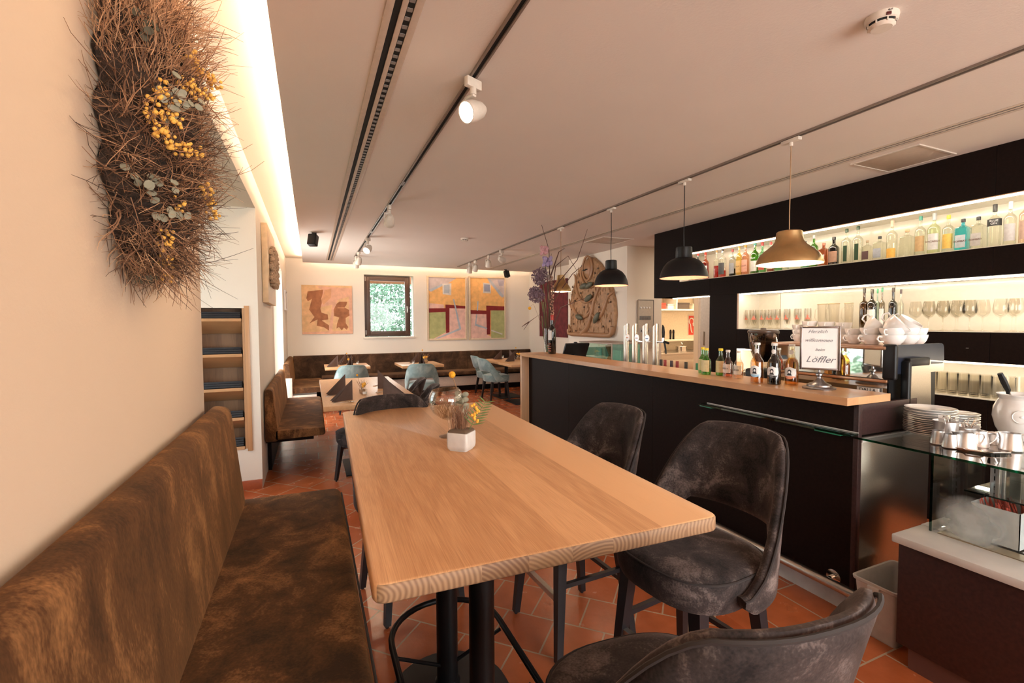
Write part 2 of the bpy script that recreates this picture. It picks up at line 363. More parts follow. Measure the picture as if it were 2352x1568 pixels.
# recess: sides, soffit, outer wall with its window
struct('wall_recess_near', MB().box(-1.6, -0.64, 2.285, 2.385, 0, 2.53), WHITE)
struct('ceiling_recess', MB().box(-1.6, XW, 2.385, 4.75, 2.53, 2.785), WHITE)
rw = MB()
rw.box(-1.7, -1.55, 2.285, 2.55, 0, 2.53).box(-1.7, -1.55, 4.55, 4.75, 0, 2.53).box(-1.7, -1.55, 2.55, 4.55, 0, 0.45).box(-1.7, -1.55, 2.55, 4.55, 2.42, 2.53)
struct('wall_recess_outer', rw, WHITE)
def window(name, along, pos, a0, a1, z0, z1, mullions=(), d=0.07, w=0.06, mat=None, glassmat=None):
    """frame in the plane along=X (pos is y) or along=Y (pos is x)"""
    fr = MB(); bx = (lambda b, A0, A1, Z0, Z1, k0=-d/2, k1=d/2: b.box(A0, A1, pos+k0, pos+k1, Z0, Z1, bev=0.004)) if along == 'X' else (lambda b, A0, A1, Z0, Z1, k0=-d/2, k1=d/2: b.box(pos+k0, pos+k1, A0, A1, Z0, Z1, bev=0.004))
    bx(fr, a0, a0+w, z0, z1); bx(fr, a1-w, a1, z0, z1); bx(fr, a0+w, a1-w, z0, z0+w); bx(fr, a0+w, a1-w, z1-w, z1)
    for mm_ in mullions: bx(fr, mm_-w/2, mm_+w/2, z0+w, z1-w)
    o = fr.build(name, mat or BLKW); o['kind'] = 'structure'
    g = MB(); bx(g, a0+w, a1-w, z0+w, z1-w, -0.004, 0.004); gp = g.build('pane', glassmat or PANE, o)
    return o
window('window_2', 'Y', -1.6, 2.55, 4.55, 0.45, 2.42, (3.2, 3.9), mat=plain('grey_frame', (0.33, 0.28, 0.25), 0.5))
# return wall with the menu niche
NX0, NX1, NZ0, NZ1 = -0.97, -0.545, 0.375, 1.64
rt = MB()
rt.box(-1.6, NX0, 4.75, 5.08, 0, 2.53).box(NX1, XW, 4.75, 5.08, 0, 2.53).box(NX0, NX1, 4.75, 5.08, 0, NZ0).box(NX0, NX1, 4.75, 5.08, NZ1, 2.53).box(NX0, NX1, 5.03, 5.08, NZ0, NZ1)
struct('wall_return', rt, WHITE)
TERR = plain('terracotta_skirting', (0.40, 0.10, 0.04), 0.35)
struct('baseboard_return', MB().box(-1.5, XW-0.002, 4.735, 4.75, 0, 0.085, bev=0.002), TERR)
# left wall beyond, with its tall window
lw = MB(); LY0, LY1, LZ1 = 6.65, 8.7, 2.38
lw.box(-0.64, XW, 5.08, LY0, 0, 2.785).box(-0.64, XW, LY1, 10.4, 0, 2.785).box(-0.64, XW, LY0, LY1, LZ1, 2.785).box(-0.64, XW, 4.75, 5.08, 2.53, 2.785).box(-0.64, XW, LY0, LY1, 0, 0.06)
struct('wall_left_far', lw, WHITE)
window('window_3', 'Y', -0.62, LY0, LY1, 0.06, LZ1, (7.7,), mat=plain('white_frame', (0.8, 0.78, 0.75), 0.4))
# back wall with its window
WX0, WX1, WZ0, WZ1 = 1.03, 2.06, 1.205, 2.515
bw = MB()
bw.box(XW, WX0, 10.15, 10.4, 0, 2.785).box(WX1, 5.0, 10.15, 10.4, 0, 2.785).box(WX0, WX1, 10.15, 10.4, 0, WZ0).box(WX0, WX1, 10.15, 10.4, WZ1, 2.785)
struct('wall_back', bw, WHITE)
wf = plain('dark_brown_window_frame', (0.085, 0.046, 0.030), 0.4)
w1 = MB(); fx0, fx1, fz0, fz1 = WX0+0.005, 1.99, 1.215, 2.505
def rect_ring(b, x0, x1, z0, z1, w, y0, y1, bev=0.004):
    b.box(x0, x0+w, y0, y1, z0, z1, bev=bev); b.box(x1-w, x1, y0, y1, z0, z1, bev=bev); b.box(x0+w, x1-w, y0, y1, z0, z0+w, bev=bev); b.box(x0+w, x1-w, y0, y1, z1-w, z1, bev=bev)
rect_ring(w1, fx0, fx1, fz0, fz1, 0.055, 10.19, 10.26); rect_ring(w1, fx0+0.04, fx1-0.04, fz0+0.04, fz1-0.04, 0.075, 10.165, 10.20)
o = struct('window_1', w1, wf)
MB().box(fx0+0.11, fx1-0.11, 10.20, 10.208, fz0+0.11, fz1-0.11).build('pane', PANE, o)
MB().box(1.905, 1.93, 10.125, 10.165, 1.83, 1.86, bev=0.003).box(1.905, 1.93, 10.115, 10.13, 1.72, 1.86, bev=0.004).build('window_handle', STEEL, o, 'silver handle on the dark frame')
hg = MB()
for z in (1.26, 2.38): hg.cyl((fx0+0.02, 10.165, z), (fx0+0.02, 10.165, z+0.09), 0.009)
hg.build('hinge', STEEL, o, 'silver hinges')
struct('trim_1', MB().box(WX0-0.03, WX1+0.03, 10.10, 10.20, WZ0-0.03, WZ0, bev=0.004), WHITE)
# right-hand walls
struct('wall_right_far', MB().box(4.85, 5.0, 7.66, 10.15, 0, 2.785), WHITE)
struct('wall_chimney', MB().box(4.49, 4.90, 6.0, 7.66, 0, 2.785), WHITE)
dw = MB(); dw.box(4.49, 5.17, 5.9, 6.0, 0, 2.785).box(5.95, 8.4, 5.9, 6.0, 0, 2.785).box(5.17, 5.95, 5.9, 6.0, 2.05, 2.785)
struct('wall_kitchen_door', dw, WHITE)
kd = MB().box(5.955, 6.62, 5.86, 5.90, 0.0, 2.05, bev=0.003); kd = struct('door_1', kd, plain('pale_door', (0.66, 0.60, 0.56), 0.4))
MB().box(6.02, 6.055, 5.852, 5.862, 1.10, 1.33, bev=0.002).build('door_handle', STEEL, kd, 'steel pull plate')
struct('wall_kitchen_back', MB().box(4.9, 8.4, 7.6, 7.7, 0, 2.785), plain('kitchen_wall_tiles', (0.80, 0.70, 0.55), 0.3))
struct('wall_kitchen_left', MB().box(4.9, 5.0, 6.0, 7.6, 0, 2.785), WHITE)
struct('wall_kitchen_right', MB().box(8.3, 8.4, 4.0, 7.6, 0, 2.785), WHITE)
struct('wall_passage', MB().box(4.72, 8.3, 3.9, 4.0, 0, 2.785), WHITE)
struct('wall_right', MB().box(4.66, 4.76, -3.1, 4.05, 0, 2.785), WHITE)
rb = MB(); rb.box(-0.64, 0.3, -3.2, -3.1, 0, 2.785).box(4.1, 4.76, -3.2, -3.1, 0, 2.785).box(0.3, 4.1, -3.2, -3.1, 0, 0.45).box(0.3, 4.1, -3.2, -3.1, 2.5, 2.785)
struct('wall_front', rb, WHITE)
window('window_4', 'X', -3.15, 0.3, 4.1, 0.45, 2.5, (1.25, 2.2, 3.15))
# ceilings: the raised one, and the lowered slab that stops short of the left and back walls
struct('ceiling', MB().box(-1.7, 8.4, -3.2, 10.4, 2.785, 2.9), WHITE)
cs = MB(); cs.box(-0.124, 8.3, -3.1, 9.79, 2.67, 2.69)
struct('ceiling_lowered', cs, CEIL)
# hidden light strips lying on the edge of the lowered slab
LED = emit('warm_light_strip', (1.0, 0.75, 0.54), 66)
o = MB().box(-0.095, -0.075, -3.0, 9.7, 2.691, 2.70).build('cove_light_strip', LED); tag(o, 'warm light strip hidden on the ceiling edge along the left wall', 'light strip')
o = MB().box(0.0, 4.7, 9.735, 9.755, 2.691, 2.70).build('cove_light_strip', LED); tag(o, 'warm light strip hidden on the ceiling edge before the back wall', 'light strip')

# ============================================================= CEILING FITTINGS
FRM = plain('slot_frame', (0.50, 0.40, 0.32), 0.45); DRK = plain('slot_black', (0.006, 0.006, 0.006), 0.8)
def slot(x0, x1, y0, y1, label):
    w = x1-x0; t = thing('slot_diffuser', label, 'air vent', ((x0+x1)/2, (y0+y1)/2, 2.67)); L = (y1-y0)/2
    fr = MB()
    for a, b_ in ((-0.5, -0.28), (-0.08, 0.08), (0.28, 0.5)): fr.box(a*w, b_*w, -L, L, -0.006, 0.0, bev=0.0015)
    fr.box(-0.5*w, 0.5*w, L, L+0.012, -0.006, 0); fr.build('frame', FRM, t)
    MB().box(-0.28*w, -0.08*w, -L, L, -0.001, 0.0).box(0.08*w, 0.28*w, -L, L, -0.001, 0.0).build('slot', DRK, t)
    bl = MB(); n = int(2*L/0.055)
    for i in range(n): bl.box(0.10*w, 0.26*w, -L+i*0.055, -L+i*0.055+0.022, -0.003, -0.001)
    bl.build('air_blades', plain('grey_blade', (0.25, 0.23, 0.22), 0.5), t, kind='stuff')
slot(0.275, 0.405, 0.4, 9.27, 'long slot air vent in the ceiling nearest the glowing left edge')
slot(3.545, 3.645, 0.4, 9.38, 'long slot air vent in the ceiling beside the dark bar shelving')
RAIL = plain('track_grey', (0.22, 0.17, 0.14), 0.4)
def track(x, y0, y1, label):
    t = thing('track_rail', label, 'track rail', (x, (y0+y1)/2, 2.67)); L = (y1-y0)/2
    MB().box(-0.019, -0.010, -L, L, -0.012, 0).box(0.010, 0.019, -L, L, -0.012, 0).build('rail_side', RAIL, t)
    MB().box(-0.010, 0.010, -L, L, -0.004, 0).build('channel', DRK, t)
    j = MB()
    for yy in (-0.12*L, 0.42*L): j.box(-0.008, 0.008, yy-0.05, yy+0.05, -0.010, -0.004)
    j.build('joint', RAIL, t)
track(0.730, 0.3, 8.62, 'grey lighting rail with spotlights left of the ceiling centre')
track(2.83, 0.3, 9.35, 'grey lighting rail carrying the pendant lamps over the bar')
LENS = emit('spot_lens', (1.0, 0.80, 0.60), 9)
WPL = plain('white_lamp_plastic', (0.66, 0.58, 0.50), 0.35)
def spot(x, y, az_, tilt, label, power=18, lit=True, sz=1.0):
    t = thing('track_spotlight', label, 'spotlight', (x, y, 2.656), az_, 'spotlights on the ceiling rails')
    MB().box(-0.014, 0.014, -0.045, 0.045, -0.045, 0.0, bev=0.004).cyl((0, 0, -0.04), (0, 0, -0.075), 0.016).build('adapter', WPL, t)
    MB().box(-0.052, -0.042, -0.012, 0.012, -0.15, -0.075, bev=0.003).box(-0.052, 0.01, -0.012, 0.012, -0.085, -0.072, bev=0.003).build('bracket', WPL, t)
    Mx = Matrix.Translation((0, 0, -0.15)) @ Matrix.Rotation(tilt, 4, 'X')
    MB().lathe([(0.0, 0.075), (0.022, 0.073), (0.040, 0.045), (0.050, 0.0), (0.052, -0.045), (0.050, -0.05), (0.046, -0.05), (0.045, -0.03)], n=24, M=Mx, cap=False).build('lamp_head', WPL, t)
    MB().lathe([(0.0, -0.036), (0.044, -0.036)], n=20, M=Mx, cap=False).lathe([(0.0, -0.034), (0.044, -0.034)], n=20, M=Mx, cap=False).build('lens', LENS if lit else STEEL, t)
    if lit and power:
        l = D.lights.new('spot_beam', 'SPOT'); l.energy = power; l.color = (1.0, 0.72, 0.46); l.spot_size = R_(75); l.spot_blend = 0.7; l.shadow_soft_size = 0.03
        o = D.objects.new('spot_beam', l); C.objects.link(o); o.parent = t
        o.matrix_local = Mx @ Matrix.Translation((0, 0, -0.06))
    return t
spot(0.73, 2.14, R_(-67), R_(-66), 'largest white spotlight with its bright lens turned toward the wreath', 30)
spot(0.73, 4.72, R_(0), R_(52), 'white spotlight seen from behind, second along the left rail', 22)
spot(0.73, 6.6, R_(-40), R_(-52), 'white spotlight with lit lens, third along the left rail', 22)
spot(0.73, 7.95, R_(20), R_(35), 'white spotlight fourth along the left rail before the back wall', 22)
spot(0.73, 8.45, R_(0), R_(25), 'white spotlight at the far end of the left rail', 22)
spot(2.83, 8.60, R_(0), R_(20), 'white spotlight at the far end of the right rail above the paintings', 22)
spot(2.83, 8.25, R_(10), R_(30), 'white spotlight second from the far end of the right rail', 22)
spot(2.83, 7.55, R_(-10), R_(28), 'white spotlight third from the far end of the right rail', 20)
spot(2.83, 6.95, R_(-60), R_(75), 'white spotlight tilted sideways, fourth from the far end of the right rail', 10)
def pendant(y, zrim, rad, ztop, style, label, power):
    t = thing('pendant_lamp', label, 'pendant lamp', (2.83, y, 2.656), 0, 'pendant lamps over the bar')
    MB().box(-0.018, 0.018, -0.06, 0.06, -0.022, 0.0, bev=0.004).cyl((0, 0, -0.02), (0, 0, -0.045), 0.012).build('rail_adapter', WPL, t)
    h = ztop-2.656; z0 = zrim-2.656
    shade_m, inner = (BRASS, emit('brass_shade_inside', (1.0, 0.72, 0.46), 1.0)) if style == 'brass' else (BLKM, plain('pink_shade_inside', (0.70, 0.33, 0.24), 0.6))
    MB().tube([(0, 0, -0.045), (0.003, 0.002, h*0.5), (-0.003, 0, h*0.8), (0, 0, h)], 0.0035, 6).build('cable', plain('tan_cable', (0.35, 0.2, 0.1), 0.6) if style == 'brass' else BLKM, t)
    hh = h-z0
    if style == 'brass':
        prof = [(1.0, 0), (0.99, 0.06), (0.95, 0.17), (0.87, 0.29), (0.74, 0.41), (0.59, 0.52), (0.48, 0.61), (0.42, 0.70), (0.395, 0.85), (0.385, 0.97), (0.34, 1.0), (0.0, 1.0)]
    else:
        prof = [(1.0, 0), (0.985, 0.06), (0.93, 0.22), (0.82, 0.39), (0.66, 0.53), (0.46, 0.62), (0.30, 0.655), (0.30, 0.66)]
    out = [(rad*a, z0+hh*b_) for a, b_ in prof]
    shd = MB().lathe(out, n=40, cap=False).build('lamp_shade', shade_m, t)
    inn = [(rad*a*0.975, z0+hh*b_*0.985+0.0005) for a, b_ in prof if b_ < 0.63]+[(0.0, z0+hh*0.62)]
    MB().lathe(inn, n=40, cap=False).build('shade_lining', inner, shd, 'pale lining inside the shade')
    if style != 'brass':
        MB().lathe([(0.0, z0+hh*0.64), (rad*0.33, z0+hh*0.64), (rad*0.345, z0+hh*0.66), (rad*0.33, z0+hh*0.98), (rad*0.30, h), (0.0, h)], n=30, cap=False).build('socket_cap', BLKM, t)
    MB().ball((0, 0, z0+hh*0.22), 0.035, 14).build('bulb', emit('bulb', (1.0, 0.78, 0.55), 14), t)
    l = D.lights.new('bulb_light', 'POINT'); l.energy = power; l.color = (1.0, 0.70, 0.44); l.shadow_soft_size = 0.04
    o = D.objects.new('bulb_light', l); C.objects.link(o); o.parent = t; o.location = (0, 0, z0+hh*0.10)
pendant(2.05, 1.865, 0.193, 2.075, 'brass', 'large brushed brass pendant lamp nearest to us over the bar', 7)
pendant(2.969, 1.858, 0.193, 2.112, 'black', 'black dome pendant lamp in front of the overhead bar shelf', 3.5)
pendant(3.981, 1.870, 0.174, 2.128, 'black', 'black dome pendant lamp in front of the carved wooden relief', 3.5)
pendant(5.022, 1.874, 0.125, 2.076, 'brass', 'small pale brass pendant lamp behind the flower vase', 5)
# smoke detectors
def detector(loc, rz, label, big=True):
    t = thing('smoke_detector', label, 'smoke detector', loc, rz, 'smoke detectors')
    MB().lathe([(0.054, 0), (0.055, -0.006), (0.052, -0.022), (0.047, -0.026)], n=40, cap=False).build('housing', WPL, t)
    MB().lathe([(0.044, -0.024), (0.040, -0.034)], n=40, cap=False).build('vent_gap', DRK, t)
    cp = MB().lathe([(0.043, -0.033), (0.043, -0.038), (0.034, -0.046), (0, -0.047)], n=40, cap=False)
    for k in range(8):
        a = k*math.pi/4; cp.box(-0.002, 0.002, 0.040, 0.047, -0.038, -0.02, M=Matrix.Rotation(a, 4, 'Z'))
    cp.build('cap', WPL, t)
    if big:
        MB().box(-0.008, 0.008, -0.0555, -0.050, -0.024, -0.013, bev=0.001).build('indicator', plain('dark_red', (0.09, 0.01, 0.01), 0.3), t)
        text('4/7', 0.012, frame_((0.004, -0.0562, -0.008), (1, 0, 0), (0, 0, 1)), INK, t)
detector((2.045, 1.12, 2.67), R_(-38), 'round white smoke detector at the top right of the ceiling')
detector((1.98, 6.22, 2.67), R_(-20), 'small white smoke detector far back above the window', False)
def hatch(x0, x1, y0, y1, label):
    t = thing('access_hatch', label, 'ceiling hatch', ((x0+x1)/2, (y0+y1)/2, 2.67)); a, b_ = (x1-x0)/2, (y1-y0)/2
    MB().box(-a, a, -b_, b_, -0.004, 0, bev=0.001).build('panel', FRM, t)
    fr = MB(); fr.box(-a-0.015, -a, -b_-0.015, b_+0.015, -0.008, 0).box(a, a+0.015, -b_-0.015, b_+0.015, -0.008, 0).box(-a, a, -b_-0.015, -b_, -0.008, 0).box(-a, a, b_, b_+0.015, -0.008, 0)
    fr.build('rim', WPL, t)
hatch(3.74, 4.17, 1.81, 2.21, 'square access hatch in the ceiling by the bar shelving')
hatch(3.72, 4.20, 5.40, 5.87, 'access hatch in the ceiling above the passage to the kitchen')
def speaker(loc, rz, label):
    t = thing('speaker', label, 'speaker', loc, rz, 'ceiling speakers')
    MB().lathe([(0.0, 0), (0.03, 0), (0.03, -0.012), (0.0, -0.012)], cap=False).cyl((0, 0, -0.01), (0, -0.02, -0.05), 0.008).build('bracket', BLKM, t)
    Mx = Matrix.Translation((0, -0.04, -0.10)) @ Matrix.Rotation(R_(-18), 4, 'X')
    MB().box(-0.055, 0.055, -0.045, 0.045, -0.075, 0.075, bev=0.012, seg=3, M=Mx).build('speaker_body', BLKM, t)
    MB().box(-0.045, 0.045, -0.049, -0.045, -0.065, 0.065, bev=0.002, M=Mx).build('speaker_grille', plain('grille', (0.02, 0.02, 0.02), 0.9), t)
speaker((0.06, 6.58, 2.67), R_(-25), 'small black speaker hanging near the glowing ceiling edge')
speaker((3.98, 9.55, 2.67), R_(20), 'small black speaker hanging above the right painting')

# ============================================================= OUTSIDE
LEAF = plain('tree_leaves', (0.20, 0.335, 0.235), 0.7, noise=0.5, nscale=3)
def tree(loc, rad, h, n, label):
    t = thing('tree', label, 'tree', loc)
    MB().tube([(0, 0, 0), (0.05, 0, h*0.15), (0, 0.05, h*0.3)], [0.12, 0.08, 0.04], 8).build('trunk', plain('bark', (0.10, 0.07, 0.05), 0.9), t)
    b_ = MB(); rng = random.Random(int(loc[0]*10+loc[1]))
    for i in range(n):
        a = rng.uniform(0, 6.283); q = rng.random()**0.4; zz = rng.uniform(0.0, 1); rr = rad*q*(1-0.5*abs(zz-0.4))
        p = Vector((rr*math.cos(a), rr*math.sin(a), h*zz)); d1 = Vector((rng.uniform(-1, 1), rng.uniform(-1, 1), rng.uniform(-1, 1))).normalized(); d2 = d1.orthogonal().normalized(); s_ = rng.uniform(0.04, 0.085)
        b_.quad(p-d1*s_, p+d2*s_*0.5, p+d1*s_, p-d2*s_*0.5)
    b_.build('foliage', LEAF, t, kind='stuff')
GRD = plain('meadow', (0.22, 0.26, 0.16), 0.9, noise=0.3, nscale=5)
o = MB().box(-14, -1.75, -12, 22, -0.15, -0.1).box(-1.75, 14, 10.45, 22, -0.15, -0.1).box(-1.75, 14, -12, -3.25, -0.15, -0.1).build('lawn', GRD); tag(o, 'green lawn outside the windows', 'lawn', kind='stuff')
tree((2.6, 13.6, -0.08), 2.6, 4.6, 21000, 'pale green leafy tree outside the back window')
tree((-4.6, 5.3, -0.08), 2.6, 4.6, 3800, 'leafy tree outside the recess window')
tree((-4.4, 9.0, -0.08), 2.0, 3.2, 2200, 'leafy tree outside the tall left window')
tree((2.0, -7.5, -0.08), 2.4, 3.6, 2500, 'leafy tree outside the front windows')
o = MB().box(0.6, 2.6, 10.62, 10.68, 2.375, 2.56, bev=0.004).build('trim_2', plain('eave_wood', (0.45, 0.20, 0.10), 0.6)); o['kind'] = 'structure'

# ============================================================= BENCHES
def softbox(b, pts_fn): pass
def bench_section(t, name_prefix, y0, y1, prof, mat, mi=0, seam_every=None, name='part'):
    """cushion whose section in x,z is swept along y with rounded ends"""
    n = max(8, int((y1-y0)/0.12)); loops = []
    cx = sum(p[0] for p in prof)/len(prof); cz = sum(p[1] for p in prof)/len(prof)
    ys = [(y0, 0.90), (y0+0.006, 0.955), (y0+0.02, 0.99), (y0+0.04, 1.0)]
    ys += [(y0+0.04+(y1-y0-0.08)*i/n, 1.0) for i in range(1, n)]
    ys += [(y1-0.04, 1.0), (y1-0.02, 0.99), (y1-0.006, 0.955), (y1, 0.90)]
    for y, s_ in ys:
        k = 0.018
        loops.append([(cx+(x-cx)*(1-(1-s_)*k/0.018*0.25), y, cz+(z-cz)*(1-(1-s_)*0.25)) for x, z in prof])
    b = MB().loft(loops); return b.build(name, mat, t)
def rounded(poly, r_=0.03, k=5):
    """round the corners of a polygon"""
    out = []; n = len(poly)
    for i, p in enumerate(poly):
        rr = p[2] if len(p) > 2 else r_
        P = Vector(p[:2]); A = Vector(poly[i-1][:2]); B = Vector(poly[(i+1) % n][:2])
        a = (A-P); b_ = (B-P); rr = min(rr, a.length*0.45, b_.length*0.45); a.normalize(); b_.normalize()
        s_ = P+a*rr; e = P+b_*rr
        for j in range(k+1):
            q = j/k; out.append(tuple((s_*(1-q)**2 + P*2*q*(1-q) + e*q*q)))
    return out
# the tall bench by the wreath
t = thing('upholstered_bench', 'long brown velvet bench in the left foreground under the wreath', 'bench', (0, 0, 0), 0)
bench_section(t, '', -1.5, 2.47, rounded([(-0.425, 1.135, 0.035), (-0.350, 1.120, 0.035), (-0.300, 0.66, 0.02), (-0.315, 0.50, 0.02), (-0.43, 0.50, 0.02)]), VBR, name='backrest')
bench_section(t, '', -1.5, 2.52, rounded([(-0.345, 0.66, 0.02), (0.120, 0.655, 0.035), (0.128, 0.56, 0.03), (-0.345, 0.55, 0.02)]), VBR, name='seat')
MB().tube([(0.124, -1.45, 0.638), (0.126, 0.5, 0.638), (0.124, 2.49, 0.636)], 0.004, 6).build('piping', PIP, t)
MB().box(-0.42, 0.02, -1.45, 2.40, 0.0, 0.55, bev=0.004).build('plinth', BLACK, t)
# the dining-height bench under the framed fleece
t = thing('upholstered_bench', 'brown velvet bench along the left wall beside the laid wooden table', 'bench')
bench_section(t, '', 4.98, 7.15, rounded([(-0.425, 0.875, 0.035), (-0.355, 0.865, 0.035), (-0.320, 0.46, 0.02), (-0.32, 0.36, 0.02), (-0.43, 0.36, 0.02)]), VBR, name='backrest')
bench_section(t, '', 4.98, 7.15, rounded([(-0.34, 0.465, 0.02), (0.105, 0.46, 0.03), (0.112, 0.385, 0.03), (-0.34, 0.375, 0.02)]), VBR, name='seat')
MB().box(-0.43, 0.0, 5.06, 7.10, 0.335, 0.375, bev=0.004).build('support_board', BLACK, t)
MB().box(-0.43, -0.40, 5.30, 7.05, 0.0, 0.335).build('wall_support', BLACK, t)
# corner bench at the back
t = thing('corner_bench', 'dark brown velvet corner bench running below the back wall', 'bench')
bench_section(t, '', 8.25, 10.13, rounded([(-0.425, 0.86, 0.035), (-0.345, 0.85, 0.035), (-0.31, 0.45, 0.02), (-0.31, 0.36, 0.02), (-0.43, 0.36, 0.02)]), VBR, name='backrest')
bench_section(t, '', 8.25, 9.66, rounded([(-0.33, 0.455, 0.02), (0.16, 0.45, 0.03), (0.165, 0.37, 0.03), (-0.33, 0.36, 0.02)]), VBR, name='seat')
pf = rounded([(10.13, 0.86, 0.02), (10.07, 0.855, 0.03), (10.03, 0.45, 0.02), (10.04, 0.30, 0.01), (10.13, 0.30, 0.01)])
xs = [-0.34, 0.85, 2.05, 3.25, 4.45, 4.84]
for x0, x1 in zip(xs, xs[1:]):
    L = [[(x, y if y > 10.1 else y+d, z) for y, z in pf] for x, d in ((x0+0.002, 0.012), (x0+0.012, 0), (x1-0.012, 0), (x1-0.002, 0.012))]
    MB().loft(L).build('backrest', VDK, t)
pf = rounded([(10.05, 0.455, 0.01), (9.62, 0.45, 0.03), (9.615, 0.37, 0.03), (10.05, 0.36, 0.01)])
for x0, x1 in zip([0.17]+xs[1:], xs[1:]):
    L = [[(x, y+(d if y < 9.8 else 0), z) for y, z in pf] for x, d in ((x0+0.002, 0.012), (x0+0.012, 0), (x1-0.012, 0), (x1-0.002, 0.012))]
    MB().loft(L).build('seat', VDK, t)
GPL = plain('pale_bench_board', (0.50, 0.42, 0.36), 0.5)
MB().box(0.2, 4.84, 9.70, 9.74, 0.13, 0.335, bev=0.002).build('front_board', GPL, t, 'pale grey board below the seat')
MB().box(-0.43, 0.06, 8.36, 8.40, 0.10, 0.36).box(-0.43, -0.30, 8.20, 8.25, 0.1, 0.62, bev=0.003).box(-0.43, 0.06, 8.22, 9.7, 0.245, 0.335, bev=0.003).build('side_board', GPL, t, 'pale board under the left end')
MB().box(0.0, 4.84, 9.85, 9.9, 0, 0.36).box(-0.43, -0.02, 8.45, 10.1, 0, 0.24).build('plinth', BLACK, t)

# ============================================================= BIG TABLE
TA = math.radians(-1.73)
t = thing('bar_table', 'tall oak plank table in the foreground with black column base', 'table', (0.5725, 1.880, 0), TA)
TX, TY, TZ = 0.4435, 0.972, 0.985
b = MB(); tt = bmesh.new()
ov = rounded([(-TX, -TY, 0.03), (TX, -TY, 0.03), (TX, TY, 0.03), (-TX, TY, 0.03)], k=6)
def inset(o_, d_):
    return [(x-(d_ if x > 0 else -d_)*1.0, y-(d_ if y > 0 else -d_)) for x, y in o_]
loops = []
for d_, z in ((0.006, TZ-0.042), (0.002, TZ-0.040), (0.0, TZ-0.036), (0.0, TZ-0.006), (0.002, TZ-0.002), (0.006, TZ)):
    loops.append([(x, y, z) for x, y in inset(ov, d_)])
b.loft(loops, 0)
top = b.build('tabletop', [OAK, END], t)
for p in top.data.polygons:
    if abs(p.normal.y) > 0.6: p.material_index = 1
Mi = Matrix.Rotation(-TA, 4, 'Z') @ Matrix.Translation((-0.5725, -1.880, 0))
for k, (cx, cy) in enumerate(((0.468, 1.745), (0.492, 1.40))):
    q = Mi @ Vector((cx, cy, 0))
    MB().lathe([(0.0, 0.012), (0.050, 0.012), (0.050, 0.085), (0.0415, 0.095), (0.0415, TZ-0.046), (0.0, TZ-0.046)], (q.x, q.y, 0), 28, cap=False).build('column', BLKM, t)
MB().box(-0.40, 0.34, -0.62, 0.1, TZ-0.05, TZ-0.042).build('mounting_plate', BLKM, t)
def stadium(cx, ya, yb, r_, k=14):
    P = []
    for i in range(k+1): a = math.pi*i/k; P.append((cx+r_*math.cos(a), yb+r_*math.sin(a)))
    for i in range(k+1): a = math.pi+math.pi*i/k; P.append((cx+r_*math.cos(a), ya+r_*math.sin(a)))
    return P
st = [(Mi @ Vector((x, y, 0))).xy for x, y in stadium(0.475, 1.40, 1.755, 0.245, 20)]
MB().loft([[(x, y, 0.0) for x, y in st], [(x, y, 0.010) for x, y in st], [(0.97*x+0.03*(st[0][0]-0.245), y, 0.016) for x, y in st]]).build('base_plate', plain('black_base', (0.022, 0.018, 0.016), 0.55), t)
st = [Mi @ Vector((x, y, 0.30)) for x, y in stadium(0.462, 1.22, 1.715, 0.212, 16)]
MB().tube(st, 0.0115, 10, closed=True).build('foot_ring', BLKM, t)
for a_, c_ in (((0.26, 1.66, 0.29), (0.44, 1.73, 0.16)), ((0.66, 1.66, 0.29), (0.49, 1.73, 0.16)), ((0.28, 1.36, 0.29), (0.47, 1.40, 0.16)), ((0.65, 1.36, 0.29), (0.51, 1.40, 0.16))):
    MB().cyl(Mi @ Vector(a_), Mi @ Vector(c_), 0.007, n=8).build('ring_strut', BLKM, t)

